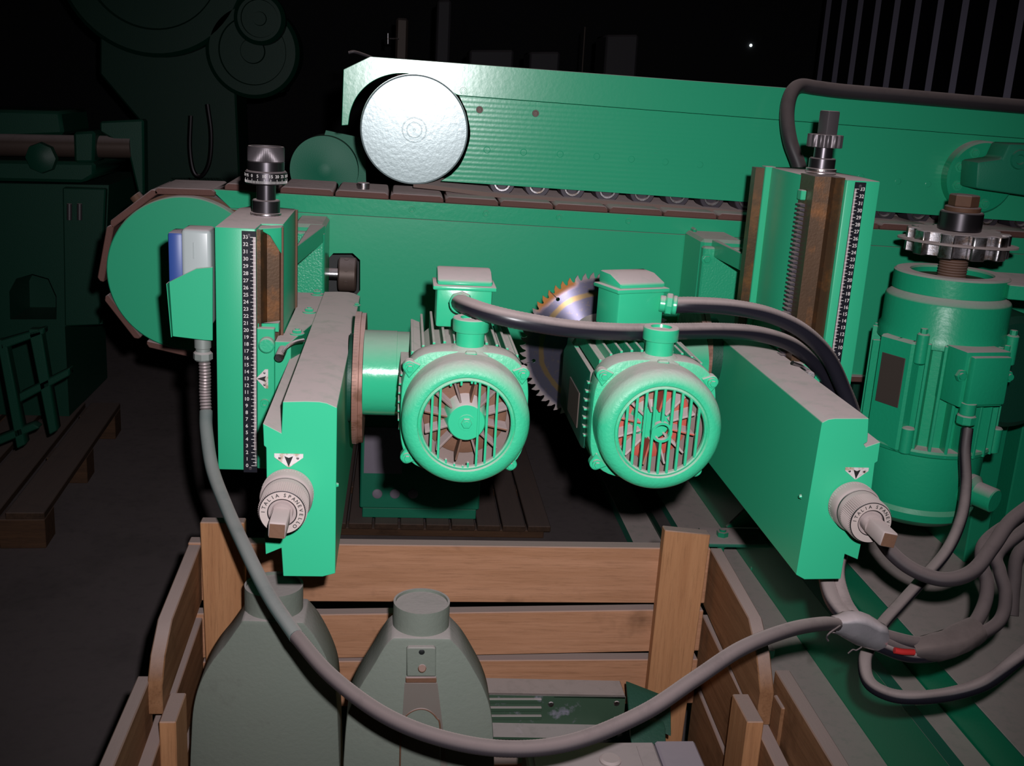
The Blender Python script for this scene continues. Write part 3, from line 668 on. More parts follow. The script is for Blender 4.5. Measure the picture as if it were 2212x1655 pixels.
# graduated swivel rings and motor mounts
for sgn in (1, -1):
    g = thing('swivel_mount', 'pinkish graduated ring and green round neck joining left arm to left motor' if sgn > 0 else 'pinkish graduated ring and green neck joining right arm to right motor', 'swivel mount', (-.057 if sgn > 0 else .505, 1.48, .79), 'swivel mounts of the motors')
    x0, x1 = (-.0585, -.0440) if sgn > 0 else (.4900, .4755)
    o = Vector((x0, 1.49 if sgn > 0 else 1.70, .888)); r = .093
    L = abs(x1-x0)
    obj('graduated_ring', MB().lathe([(0, 0), (r, 0), (r, L*.55), (r-.0015, L*.6), (r-.0015, L), (0, L)], o, (sgn, 0, 0), 96), 'copper', g, 'pinkish bare ring with fine engraved lines')
    tk = MB()
    for i in range(120):
        a_ = 2*pi*i/120; t = MB(); t.box(min(0, sgn*L*.4), max(0, sgn*L*.4), -.0002, .0002, r-.0002, r+.0001)
        bmesh.ops.transform(t.bm, matrix=Matrix.Translation(o) @ Matrix.Rotation(a_, 4, 'X'), verts=t.bm.verts); me = bpy.data.meshes.new('t'); t.bm.to_mesh(me); tk.bm.from_mesh(me); bpy.data.meshes.remove(me)
    obj('graduations', tk, 'copper_line', g)
    yc = 1.44 if sgn > 0 else 1.63; zc_ = (at(830, 716, yc).z+at(830, 893, yc).z)/2; rc = (at(830, 716, yc).z-at(830, 893, yc).z)/2
    if sgn < 0: zc_, rc = .888, .055
    xe = .022 if sgn > 0 else .36
    obj('hub', MB().cyl(o-Vector((sgn*(.0075 if sgn > 0 else .026), 0, 0)), o, .062, 64), 'green_dark', g)  # dark green here paints in the shaded gap between ring and arm
    obj('neck', MB().lathe([(0, 0), (rc, 0), (rc, abs(xe-x1)*.66), (rc-.0008, abs(xe-x1)*.665), (rc-.0008, abs(xe-x1)), (0, abs(xe-x1))], (x1, yc, zc_), (sgn, 0, 0), 64), 'green_gloss', g)
# ------------------------------------------------------------------ horizontal motors
def motor(c, label, broken):
    """fan end faces -Y at c; shaft axis +Y"""
    c = Vector(c); m = thing('electric_motor', label, 'motor', c, 'tool motors between the arms')
    R = .0755
    # cowl: rolled dome ring
    prof = [(.0520, .010), (.0520, .0045), (.0535, .003), (.0550, .0035), (.0560, .0045), (.0575, .0022)]
    for i in range(9):
        a = radians(90-i*90/8); prof.append((.060+.0155*cos(a), .0175-.0155*sin(a)+.0))
    prof += [(.0755, .055), (.0735, .055), (.0735, .02), (.058, .012), (.0520, .010)]
    obj('fan_cowl', MB().lathe(prof, c, (0, 1, 0), 96), 'green_cast', m, 'rounded green fan cowl')
    # end shield: squarish with 4 lugs
    sh = []
    for i in range(72):
        a = 2*pi*i/72; rr = .0768/(abs(cos(a))**3.6+abs(sin(a))**3.6)**(1/3.6)
        sh.append(Vector((c.x+rr*cos(a), c.y+.050, c.z+rr*sin(a))))
    obj('end_shield', MB().prism(sh, Yv(.040), bev=.003, seg=2), 'green_cast', m)
    for ax, az in ((-.0670, .0555), (.0670, .0515), (-.0665, -.0565), (.0585, -.0625)):
        lu = MB(); p = c+Vector((ax, .046, az)); d = Vector((-ax, 0, -az)).normalized(); s = Vector((d.z, 0, -d.x))
        lu.prism([p-d*.0085+s*.003, p-d*.006+s*.0065, p+d*.008+s*.011, p+d*.008-s*.011, p-d*.006-s*.0065, p-d*.0085-s*.003], Yv(.014), bev=.0012)
        lu.cyl(p, p-Yv(.004), .0058, 20); lu.cyl(p-Yv(.004), p-Yv(.008), .004, 6, bev=.0004)
        obj('lug', lu, 'green', m)
    # body with fins
    obj('stator_body', MB().cyl(c+Yv(.085), c+Yv(.285), .064, 64), 'green_cast', m)
    fn = MB()
    def se(x): # half height of the outline at offset x
        return .080*(1-min(1, abs(x)/.083)**3)**(1/3)
    for i in range(-5, 6):
        x = i*.0128; h = se(x)
        for sg in (1, -1):
            a, b = sorted((sg*.045, sg*h)); fn.box(c.x+x-.0017, c.x+x+.0017, c.y+.088, c.y+.27, c.z+a, c.z+b, bev=.0006)
    for i in range(-3, 4):
        z = i*.0115; h = se(z)
        for sg in (1, -1):
            a, b = sorted((sg*.055, sg*h)); fn.box(c.x+a, c.x+b, c.y+.088, c.y+.27, c.z+z-.0014, c.z+z+.0014, bev=.0005)
    obj('cooling_fins', fn, 'green_cast', m)
    # side corner rails
    for sx in (-1, 1):
        for sz in (-1, 1): obj('corner_rail', MB().prism([c+Vector((sx*.048, .086, sz*.058)), c+Vector((sx*.064, .086, sz*.064)), c+Vector((sx*.058, .086, sz*.046))], Yv(.19)), 'green_cast', m)
    if not broken:
        side = [c+Vector((-.0745, .09, .05)), c+Vector((-.081, .10, .03)), c+Vector((-.081, .10, -.05)), c+Vector((-.0745, .09, -.056))]
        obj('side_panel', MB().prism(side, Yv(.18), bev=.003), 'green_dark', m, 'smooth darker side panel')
        npl = MB(); npl.box(c.x-.0825, c.x-.0808, c.y+.12, c.y+.20, c.z-.035, c.z+.012, bev=.0004); obj('nameplate', npl, 'nameplate_dark', m, 'tarnished blank nameplate')
        obj('spindle_housing', MB().cyl(c+Yv(.28), c+Yv(.445), .050, 48), 'green_cast', m)
        obj('rear_flange', MB().lathe([(0, 0), (.05, 0), (.078, .004), (.080, .012), (.070, .022), (0, .022)], c+Yv(.272), (0, 1, 0), 64), 'green_cast', m)
    # cup on top
    cup = c+Vector((.004, .070, .076))
    obj('boss', MB().lathe([(.032, -.010), (.030, -.004), (.022, .001), (.018, .004), (0, .004)], cup, (0, 0, 1), 48), 'green_cast', m)
    obj('drain_cup', MB().lathe([(0, .003), (.0172, .003), (.0172, .021), (.0212, .0215), (.0218, .0225), (.0218, .0365), (.0208, .0375), (.0130, .0375), (.0122, .034), (0, .034)], cup, (0, 0, 1), 48), 'green', m, 'round flanged cup on top')
    t = MB(); t.box(cup.x-.007, cup.x+.007, c.y+.040, c.y+.050, c.z+.066, c.z+.078, bev=.002)
    t.cyl((cup.x, c.y+.041, c.z+.072), (cup.x, c.y+.039, c.z+.072), .0022, 10)
    obj('drain_tab', t, 'green_cast', m)
    # fan
    fm = 'rust' if broken else 'red_fan'
    hub = c+Vector((0, .03, .002)) if broken else c+Vector((-.006, .032, .004))
    fa = obj('fan', MB().lathe([(0, .010), (.040, .010), (.050, .0135), (.0505, .0150), (0, .0150)], hub, (0, 1, 0), 48), fm, m, 'dirty cooling fan' if broken else 'dusty red cooling fan')
    for i in range(12):
        a = 2*pi*i/12+.2; t = MB(); t.box(.018, .050, -.0012, .0012, -.018, .012, bev=.0004)
        bmesh.ops.transform(t.bm, matrix=Matrix.Translation(hub) @ Matrix.Rotation(a, 4, 'Y') @ Matrix.Rotation(-pi/2, 4, 'X'), verts=t.bm.verts)
        obj('blade', t, ('inner' if broken else 'dusty_steel') if i % 3 else fm, fa)
    obj('hub', MB().lathe([(0, -.024), (.021, -.024), (.0225, -.022), (.026, .01), (0, .01)] if broken else [(0, -.004), (.02, -.004), (.023, .0), (.026, .012), (0, .012)], hub, (0, 1, 0), 48), 'green', fa)
    if broken: obj('hub_bolt', MB().bolt(hub-Yv(.024), (0, -1, 0), .0065, .005), 'green', fa)
    obj('inner_shield', MB().lathe([(0, 0), (.0735, 0), (.0735, .002), (0, .002)], c+Yv(.0475), (0, 1, 0), 48), 'inner', m)
    # grille
    rg = .0535
    def bar(x, z0, z1, t=.0013, rt=radians(2.5)):
        q = MB(); q.box(c.x+x-t, c.x+x+t, c.y+.0035, c.y+.0085, c.z+z0, c.z+z1, bev=.0006); return q
    if broken:
        for x in (-.0405, -.0315, .0135, .0235, .0345):
            h = sqrt(rg*rg-x*x); obj('grille_bar', bar(x, -h, h, .0014), 'green', m)
        q = MB()
        for x, s, L in ((-.02, 1, .004), (-.008, 1, .006), (.004, 1, .004), (.008, 1, .004), (-.022, -1, .006), (-.012, -1, .004), (-.002, -1, .003), (.004, -1, .007)):
            h = sqrt(rg*rg-x*x); a, b = sorted((s*h, s*(h-L))); q.box(c.x+x-.0013, c.x+x+.0013, c.y+.0035, c.y+.0085, c.z+a, c.z+b, bev=.0005)
        obj('broken_bar_stubs', q, 'green', m, 'short stubs of snapped grille bars')
    else:
        for i in range(-4, 5):
            x = i*.0108; h = sqrt(rg*rg-x*x)
            if i in (0,):
                obj('grille_bar', bar(x, .0115, h, .0016), 'green', m); obj('grille_bar', bar(x, -h, -.0115, .0016), 'green', m)
            else: obj('grille_bar', bar(x, -h, h, .0016), 'green', m)
        obj('grille_ring', MB().lathe([(.0095, .002), (.0125, .002), (.0125, .0095), (.0095, .0095), (.0095, .002)], c, (0, 1, 0), 32), 'green', m)
    return m
mL = at(1008, 920, 1.2); mR = at(1431, 936, 1.2)
m1 = motor(mL, 'green electric motor with broken front grille showing its fan, left of the pair', True)
m2 = motor(mR, 'green electric motor with intact barred grille over red fan, before the saw blade', False)
# terminal boxes (local builder around a base point)
def term_box(m, p, rotz, gl, name):
    T = Matrix.Translation(p) @ Matrix.Rotation(rotz, 4, 'Z')
    def put(mb): bmesh.ops.transform(mb.bm, matrix=T, verts=mb.bm.verts); return mb
    b = obj('terminal_box', put(MB().box(-.035, .035, -.026, .026, -.042, .008, bev=.003, seg=2)), 'green', m, 'green terminal box')
    cv = MB().box(-.040, .040, -.030, .030, .006, .0115, bev=.0018, seg=2)
    cv.prism([Vector((-.035, -.026, .0115)), Vector((-.035, .026, .0115)), Vector((-.035, .026, .028)), Vector((-.035, .0, .027)), Vector((-.035, -.026, .018))], (.070, 0, 0), bev=.004, seg=2)
    obj('box_cover', put(cv), 'green', b)
    g0, g1 = gl
    gb = MB().cyl(g0, g0.lerp(g1, .35), .0105, 24, bev=.001); gb.cyl(g0.lerp(g1, .35), g0.lerp(g1, .75), .0145, 8, bev=.0015); gb.cyl(g0.lerp(g1, .75), g1, .0125, 24, bev=.001)
    obj('cable_gland', gb, 'green', b)
pL = at(1002, 640, 1.36)
gL = at(1000, 652, 1.33), at(992, 656, 1.306)
term_box(m1, pL+Vector((0, .012, .004)), 0, gL, 'a')
pR = at(1366, 648, 1.36)
gR = at(1425, 655, 1.355), at(1462, 660, 1.35)
term_box(m2, pR+Vector((0, .012, .006)), radians(22), gR, 'b')

# ------------------------------------------------------------------ saw blade
sc = Vector((mR.x, 1.66, mR.z)); SR = .1215
sc = at(1287, 752, 1.66)
t = []; nt_ = 60
for i in range(nt_):
    a = 2*pi*i/nt_; s = 2*pi/nt_
    for da, rr in ((0, SR), (.10, SR-.001), (.42, SR-.0045), (.62, SR-.0095), (.80, SR-.0095), (.93, SR-.006)):
        q = a+s*da; t.append(Vector((sc.x+rr*cos(q), sc.y, sc.z+rr*sin(q))))
holes = []
for ad in (131, 194, 257, 320, 20, 75):
    h = sc+Vector((cos(radians(ad))*.101, 0, sin(radians(ad))*.101)); holes.append([h+Vector((.0032*cos(2*pi*i/12), 0, .0032*sin(2*pi*i/12))) for i in range(12)])
mb = MB().prism([t]+holes, Yv(.0028))
for v in mb.bm.verts: v.co -= sc
sb_ = obj('circular_saw_blade', mb, 'saw', None, 'round steel saw blade with rusty teeth and yellowish ring behind the right motor', 'saw blade', local=True)
sb_.location = sc
sl = MB()
for ad in (131, 194, 257, 320, 20, 75):
    d = Vector((cos(radians(ad)), 0, sin(radians(ad)))); s = Vector((-d.z, 0, d.x))
    a, b = d*.102, d*.1185+s*.002
    sl.prism([a+s*.0006, b+s*.0006, b-s*.0006, a-s*.0006], Yv(-.0002))
obj('expansion_slots', sl, 'black', sb_, local=True)
obj('clamp_collar', MB().lathe([(0, 0), (.032, 0), (.034, .003), (.034, .02), (0, .02)], (0, -.02, 0), (0, 1, 0), 40), 'black_steel', sb_, local=True)

# ------------------------------------------------------------------ limit switch box on the left column
YX = 1.5
swt = thing('switch_box', 'grey and blue switch box behind a green guard, left side of the left column', 'switch box', at(415, 730, YX))
xa, xb = at(361, 600, YX).x, at(457, 600, YX).x; xm = at(391, 600, YX).x
zt, zb2 = at(420, 492, YX+.02).z, at(420, 738, YX).z
obj('blue_side', MB().box(xa, xm+.002, YX+.008, YX+.05, zb2+.006, zt-.006, bev=.004, seg=2), 'blue', swt)
cs = MB().box(xm, xb-.001, YX+.004, YX+.05, zb2+.02, zt, bev=.006, seg=3)
cs.box(xm+.016, xm+.0175, YX+.003, YX+.006, at(415, 560, YX).z, at(415, 524, YX).z, bev=.0005)
obj('casing', cs, 'grey_plastic', swt)
gd = MB().prism(px([(365, 609), (424, 580), (459, 577), (459, 736), (440, 735), (373, 727)], YX-.004), Yv(.004), bev=.0006)
gd.prism([Vector((xa-.0005, YX-.004, at(364, 612, YX).z)), Vector((xa-.0005, YX+.05, at(364, 612, YX).z)), Vector((xa+.004, YX+.05, at(373, 727, YX).z)), Vector((xa+.004, YX-.004, at(373, 727, YX).z))], (.001, 0, 0))
obj('guard_plate', gd, 'green_flat', swt)
g0 = at(438, 734, YX+.02); 
gl = MB().cyl(g0+Vector((0, 0, .008)), g0-Vector((0, 0, .012)), .0115, 24, bev=.001); gl.cyl(g0-Vector((0, 0, .012)), g0-Vector((0, 0, .0165)), .010, 20); gl.cyl(g0-Vector((0, 0, .0165)), g0-Vector((0, 0, .030)), .0135, 8, bev=.0025)
obj('cable_gland', gl, 'gland', swt)

# ------------------------------------------------------------------ cables
CG = 'cables and hoses'
def cable(name, pts, r, mat, label, rib=0, n=14, pitch=.004, parts=None, seg=8):
    P = [at(*p) if not isinstance(p, Vector) else p for p in pts]
    return obj(name, MB().tube(P, r, n, seg=seg, rib=rib, pitch=pitch), mat, None, label, 'cable', CG)
rt = thing('flexible_conduit', 'long grey conduit hanging in a wide loop from the blue switch box across the crate', 'cable', at(1100, 1620, 1.02), CG)
A_ = [(441, 772, 1.52), (443, 810, 1.52), (443, 850, 1.52), (445, 890, 1.515)]
obj('metal_sleeve', MB().tube([at(*p) for p in A_], .0086, 14, rib=.0012, pitch=.0046), 'flex', rt, 'bare metal spiral end of the conduit')
B_ = [(445, 888, 1.515), (446, 930, 1.50), (458, 1010, 1.46), (487, 1090, 1.40), (525, 1175, 1.33), (580, 1285, 1.25), (640, 1375, 1.18), (715, 1460, 1.12), (830, 1545, 1.06), (960, 1597, 1.02), (1100, 1618, 1.0), (1240, 1602, 1.0), (1390, 1540, 1.02), (1500, 1468, 1.05), (1600, 1402, 1.09), (1700, 1362, 1.14), (1775, 1348, 1.19), (1815, 1350, 1.22)]
obj('sleeve', MB().tube([at(*p) for p in B_[:7]], .0092, 14), 'rubber_teal', rt)
obj('sleeve', MB().tube([at(*p) for p in B_[6:]], .0090, 14, rib=.0002, pitch=.0036, seg=10), 'rubber_grey', rt)
RC = .0098
cable('power_cable', [gL[1]+Vector((0, .006, 0)), (1010, 661, 1.27), (1060, 678, 1.24), (1130, 694, 1.23), (1230, 710, 1.24), (1340, 717, 1.27), (1450, 716, 1.32), (1560, 715, 1.37), (1640, 722, 1.41), (1710, 745, 1.45), (1765, 790, 1.48), (1800, 850, 1.50), (1815, 920, 1.50), (1810, 1010, 1.46), (1790, 1120, 1.40), (1783, 1220, 1.34), (1795, 1290, 1.28), (1830, 1338, 1.24), (1856, 1356, 1.232)], .0108, 'rubber', 'thick black cable running from left motor across both motors, dust on top', rib=.0003, pitch=.005)
cable('power_cable', [gR[1]+Vector((-.006, 0, 0)), (1500, 659, 1.35), (1580, 664, 1.36), (1660, 680, 1.38), (1730, 713, 1.40), (1785, 765, 1.42), (1820, 835, 1.43), (1845, 900, 1.43), (1862, 985, 1.42), (1850, 1090, 1.40), (1820, 1180, 1.36), (1808, 1240, 1.32), (1822, 1298, 1.28), (1846, 1336, 1.245), (1866, 1356, 1.238)], .0108, 'rubber', 'thick black cable from right motor curving over behind the right arm', rib=.0003, pitch=.005)
cable('hose', [(1888, 1140, 1.34), (1925, 1193, 1.32), (1975, 1232, 1.30), (2040, 1252, 1.28), (2100, 1235, 1.28), (2145, 1180, 1.30), (2185, 1125, 1.32), (2260, 1070, 1.34)], .0102, 'rubber_grey', 'grey hose passing under the right hand spindle and out to the right')
cable('motor_cable', [(2090, 925, 1.60), (2084, 980, 1.585), (2086, 1050, 1.56), (2076, 1120, 1.53), (2045, 1190, 1.50), (1990, 1255, 1.46), (1945, 1305, 1.42), (1905, 1350, 1.38), (1880, 1395, 1.34), (1868, 1430, 1.31), (1878, 1475, 1.28), (1925, 1502, 1.25), (1990, 1507, 1.23), (2060, 1498, 1.21), (2130, 1475, 1.20), (2190, 1430, 1.20), (2260, 1370, 1.22)], .0094, 'rubber', 'black cable dropping from the vertical motor into a low loop', rib=.0002)
cable('power_cable', [(1866, 1360, 1.240), (1910, 1374, 1.24), (1980, 1390, 1.24), (2040, 1384, 1.247), (2095, 1358, 1.265), (2125, 1310, 1.29), (2132, 1260, 1.31), (2120, 1210, 1.33), (2140, 1160, 1.36), (2260, 1085, 1.42)], .0096, 'rubber_grey', 'grey cable of the taped bundle, innermost of three')
cable('power_cable', [(1862, 1366, 1.232), (1906, 1388, 1.232), (1970, 1408, 1.235), (2040, 1402, 1.24), (2108, 1376, 1.258), (2160, 1340, 1.28), (2172, 1285, 1.30), (2160, 1235, 1.32), (2160, 1190, 1.34), (2260, 1110, 1.38)], .0090, 'rubber_grey', 'grey cable of the taped bundle, middle of three')
cable('power_cable', [(1858, 1372, 1.230), (1902, 1396, 1.228), (1965, 1418, 1.230), (2035, 1412, 1.238), (2098, 1382, 1.25)], .0086, 'rubber', 'black cable lowest in the taped bundle, under the silver tape')
cable('hose', [(2185, 1330, 1.36), (2190, 1260, 1.38), (2205, 1190, 1.40), (2290, 1130, 1.42)], .010, 'rubber_grey', 'grey hose at the right edge, outside the cable bundle')
cable('bare_wire', [(1932, 1405, 1.212), (1950, 1408, 1.211), (1974, 1409, 1.212)], .0042, 'red', 'short red wire showing between the tapes')
# tapes around the bundle
def wrap(pts, rads, mat, label, name='tape_wrap'):
    t = bmesh.new(); rows = []; P = [at(*p) for p in pts]
    random.seed(3)
    for i, (p, (ru, rv)) in enumerate(zip(P, rads)):
        T = (P[min(i+1, len(P)-1)]-P[max(i-1, 0)]).normalized(); u = T.cross(_f).normalized(); v = u.cross(T)
        rows.append([t.verts.new(p+(u*cos(2*pi*k/20)*ru+v*sin(2*pi*k/20)*rv)*(1+random.uniform(-.07, .07))) for k in range(20)])
    for A, B in zip(rows, rows[1:]):
        for k in range(20): t.faces.new((A[k], A[(k+1) % 20], B[(k+1) % 20], B[k]))
    bmesh.ops.recalc_face_normals(t, faces=t.faces)
    return obj(name, MB().take(t), mat, None, label, 'tape', smooth=50)
tw = wrap([(1797, 1349, 1.215), (1812, 1349, 1.22), (1828, 1349, 1.225), (1845, 1353, 1.23), (1862, 1361, 1.235), (1880, 1368, 1.235), (1898, 1377, 1.235), (1903, 1379, 1.235)], [(.0105, .011), (.0125, .014), (.017, .018), (.0205, .021), (.021, .021), (.0195, .021), (.0185, .020), (.0165, .018)], 'tape', 'silver tape wrapped round the cable bundle below the right arm')
wrap([(1972, 1405, 1.235), (1995, 1400, 1.235), (2020, 1398, 1.24), (2045, 1393, 1.245), (2070, 1383, 1.25), (2092, 1370, 1.26), (2108, 1360, 1.265)], [(.010, .012), (.0155, .017), (.0185, .020), (.0195, .0215), (.0200, .0215), (.0195, .021), (.018, .0195)], 'tape_black', 'dusty dark tape wrapped round the cable bundle on the right')
cable('string_end', [(1815, 1352, 1.2), (1792, 1368, 1.19), (1786, 1378, 1.19), (1789, 1385, 1.19)], .0012, 'rubber_grey', 'loose thread hanging left of the silver tape')
cable('string_end', [(1862, 1398, 1.2), (1850, 1405, 1.2), (1842, 1404, 1.2), (1832, 1412, 1.2)], .001, 'rubber_grey', 'loose thread hanging under the silver tape')
cable('hose', [(1735, 420, 2.10), (1726, 360, 2.10), (1707, 305, 2.11), (1700, 250, 2.13), (1708, 205, 2.15), (1728, 186, 2.17), (1765, 190, 2.175), (1820, 197, 2.178), (1950, 208, 2.178), (2100, 221, 2.178), (2350, 242, 2.178)], .0142, 'rubber_grey', 'thick grey hose lying along the upper beam and bending down behind the right column', n=18)
cable('frayed_rope_end', [(806, 126, 2.28), (785, 118, 2.27), (765, 112, 2.26), (753, 114, 2.26)], .003, 'rubber_grey', 'frayed end poking out above the left tip of the upper beam')

# ------------------------------------------------------------------ vertical motor with cutter head
YM = 1.75; kx = at(1, 1, 1)
top = at(2056, 592, YM); XM = top.x
vm = thing('vertical_spindle_motor', 'tall upright green motor with cooling ribs at the far right', 'motor', (XM, YM, .55))
def zm(v, u=2020): return at(u, v, YM-.07).z
zr0, zr1 = top.z-.028, top.z+.004
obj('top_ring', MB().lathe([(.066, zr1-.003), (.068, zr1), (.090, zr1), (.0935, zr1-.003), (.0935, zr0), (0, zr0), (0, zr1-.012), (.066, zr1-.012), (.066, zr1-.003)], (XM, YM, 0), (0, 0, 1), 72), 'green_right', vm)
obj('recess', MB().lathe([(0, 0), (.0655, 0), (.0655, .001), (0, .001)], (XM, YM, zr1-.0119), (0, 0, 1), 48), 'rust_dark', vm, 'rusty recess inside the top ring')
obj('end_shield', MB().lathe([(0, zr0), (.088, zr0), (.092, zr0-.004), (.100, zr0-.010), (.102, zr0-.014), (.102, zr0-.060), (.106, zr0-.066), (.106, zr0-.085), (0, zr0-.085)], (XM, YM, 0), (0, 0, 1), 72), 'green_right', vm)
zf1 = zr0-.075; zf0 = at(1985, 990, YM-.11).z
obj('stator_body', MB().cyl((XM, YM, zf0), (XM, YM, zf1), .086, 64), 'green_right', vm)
fn = MB()
for i in range(26):
    a = radians(180+14)+radians(13.4)*i
    t = MB().box(.080, .1135, -.0026, .0026, zf0, zf1-(.0 if i % 5 else .02), bev=.0008)
    bmesh.ops.transform(t.bm, matrix=Matrix.Translation((XM, YM, 0)) @ Matrix.Rotation(a, 4, 'Z'), verts=t.bm.verts); me = bpy.data.meshes.new('t'); t.bm.to_mesh(me); fn.bm.from_mesh(me); bpy.data.meshes.remove(me)
obj('cooling_ribs', fn, 'green_right', vm)
for a in (228, 322):
    bl = MB(); bl2 = MB(); cx, cy = XM+.112*cos(radians(a)), YM+.112*sin(radians(a))
    bl.cyl((cx, cy, zf1-.035), (cx, cy, zf1+.016), .010, 16, bev=.002); bl.cyl((cx, cy, zf1+.016), (cx, cy, zf1+.024), .006, 6)
    bl2.cyl((cx, cy, zf0), (cx, cy, zf0+.045), .011, 16, bev=.002)
    obj('tie_boss', bl, 'green_right', vm); obj('tie_boss', bl2, 'green_right', vm)
# side panel with nameplate
a0 = radians(206)
sp = MB().box(.090, .116, -.035, .035, zf0+.0, zf1+.0, bev=.004); bmesh.ops.transform(sp.bm, matrix=Matrix.Translation((XM, YM, 0)) @ Matrix.Rotation(a0, 4, 'Z'), verts=sp.bm.verts)
obj('flat_pad', sp, 'green_right', vm)
sp = MB().box(.1155, .1172, -.024, .024, zf0+.075, zf1-.03, bev=.0005); bmesh.ops.transform(sp.bm, matrix=Matrix.Translation((XM, YM, 0)) @ Matrix.Rotation(a0, 4, 'Z'), verts=sp.bm.verts)
obj('nameplate', sp, 'nameplate_dark', vm, 'tarnished nameplate')
obj('bottom_cap', MB().lathe([(0, zf0+.01), (.112, zf0+.01), (.114, zf0+.006), (.112, zf0), (.104, zf0-.004), (.102, zf0-.085), (.098, zf0-.10), (.102, zf0-.108), (.098, zf0-.122), (.080, zf0-.135), (.05, zf0-.140), (0, zf0-.140)], (XM-.004, YM, 0), (0, 0, 1), 72), 'green_right', vm)
p = Vector((XM+.045, YM-.085, zf0-.062))
obj('drain_stub', MB().cyl(p, p+Vector((.028, -.045, -.004)), .021, 28, bev=.002).lathe([(.029, 0), (.029, .012), (.021, .02)], p, (.028, -.045, -.004), 28), 'green_right', vm)
# junction box
jt = Matrix.Translation(at(2122, 815, 1.62)) @ Matrix.Rotation(radians(10), 4, 'Z')
jb = MB().box(-.046, .038, -.012, .05, -.047, .045, bev=.003, seg=2); jb.box(-.040, .032, -.024, -.010, -.041, .039, bev=.004, seg=2)
jb.cyl((-.048, -.012, .006), (-.048, -.006, .006), .010, 6); jb.cyl((-.050, -.016, .006), (-.050, -.012, .006), .0055, 12); jb.cyl((.040, -.012, .003), (.040, -.006, .003), .010, 6); jb.cyl((.042, -.016, .003), (.042, -.012, .003), .0055, 12)
bmesh.ops.transform(jb.bm, matrix=jt, verts=jb.bm.verts)
bx = obj('junction_box', jb, 'green_right', vm)
g0 = at(2093, 870, 1.60)
gl = MB().cyl(g0, g0-Vector((0, 0, .020)), .0125, 24, bev=.001); gl.cyl(g0-Vector((0, 0, .020)), g0-Vector((0, 0, .036)), .0155, 8, bev=.002)
obj('cable_gland', gl, 'green_right', bx)
# swing plate
pa = thing('swing_plate', 'flat green arm running right from the vertical motor top ring', 'machine arm', (XM+.3, YM, top.z-.03))
obj('plate', MB().prism([Vector((XM+.055, YM-.088, zr0+.004)), Vector((XM+.5, YM-.19, zr0+.0)), Vector((XM+.5, YM+.02, zr0)), Vector((XM+.085, YM+.05, zr0+.004))], (0, 0, .024), bev=.0015), 'green_right', pa)
# cutter head
zc0 = top.z+.010
ch = thing('cutter_head', 'dark steel toothed cutter head with rusty nut above the vertical motor', 'cutter', (XM, YM, zc0))
obj('threaded_shaft', MB().lathe([(0, zr1-.012), (.027, zr1-.012)]+[(.0225+(.0012 if i % 2 else 0), zr1-.010+i*.0022) for i in range(22)]+[(0, zr1+.036)], (XM, YM, 0), (0, 0, 1), 40), 'rust', ch)
zd = zr1+.030
st = []
for i in range(10):
    a = 2*pi*i/10+.1
    for da, rr in ((0, .079), (.05, .083), (.30, .083), (.34, .072), (.62, .066)):
        q = a+da; st.append(Vector((XM+rr*cos(q), YM+rr*sin(q), zd)))
obj('cutter_body', MB().prism(st, (0, 0, .040), bev=.0015), 'steel', ch, 'dark notched cutter body')
obj('scoring_disc', MB().lathe([(0, 0), (.096, 0), (.096, .003), (0, .003)], (XM, YM, zd+.019), (.02, .03, 1), 60), 'dusty_steel', ch)
obj('spacer', MB().cyl((XM, YM, zd+.040), (XM, YM, zd+.072), .035, 40, bev=.002), 'black_steel', ch)
nu = MB().cyl((XM, YM, zd+.072), (XM, YM, zd+.080), .029, 32, bev=.001); nu.cyl((XM, YM, zd+.080), (XM, YM, zd+.100), .024, 6, bev=.002)
obj('nut', nu, 'rust', ch, 'rusty nut')

# dark round housing behind the vertical motor
hp = at(2160, 790, 2.0)
hs = thing('round_housing', 'dark round drum housing partly hidden behind the vertical motor', 'machine part', hp)
obj('drum', MB().lathe([(0, 0), (.10, 0), (.112, .01), (.112, .10), (0, .10)], hp+Yv(-.06), (0, 1, 0), 56), 'green_dark', hs)
# ------------------------------------------------------------------ machine base on the right
mbase = thing('low_machine_bed', 'long low dark green machine base on the floor at the right, dusty top', 'machine base', (1.3, 2.2, 0))
XA = 1.0; ZS = .205
obj('side_face', MB().box(XA, XA+.010, .6, 3.5, 0, ZS-.0308), 'green_right', mbase)
x1 = atz(1955, 1437, ZS).x; 
obj('guide_strip', MB().box(XA, x1, .6, 3.5, ZS-.03, ZS), 'dust_sheet', mbase, 'dusty stained flat strip along the base')
Z2 = .27; x2 = max(x1+.002, atz(1939, 1334, Z2).x)
obj('step_face', MB().prism([Vector((x1, .6, ZS-.03)), Vector((x1+.004, .6, ZS)), Vector((x2, .6, Z2-.004)), Vector((x2+.01, .6, ZS-.03))], Yv(2.9)), 'green_right', mbase)
obj('table_top', MB().box(x2, 1.9, .6, 3.5, ZS-.03, Z2, bev=.001), 'dust_sheet', mbase, 'wide dust-covered table top')
for i, (u, v) in enumerate([(1623, 1228)]):
    obj('screw', MB().lathe([(0, -.003), (.005, -.002), (.006, 0)], atx(u, v, XA), (1, 0, 0), 14), 'green_gloss', mbase)
obj('foot_flange', MB().box(.865, XA, .6, 3.5, 0, .03, bev=.001), 'dust_sheet', mbase)
lv = thing('levelling_foot', 'green levelling bracket with bolt standing beside the machine base', 'levelling foot', (.97, 2.6, 0))
p = atz(1560, 1158, .16)
obj('bracket_plate', MB().box(p.x-.05, XA, p.y-.05, p.y+.06, .148, .16, bev=.004, seg=2), 'dust_sheet', lv)
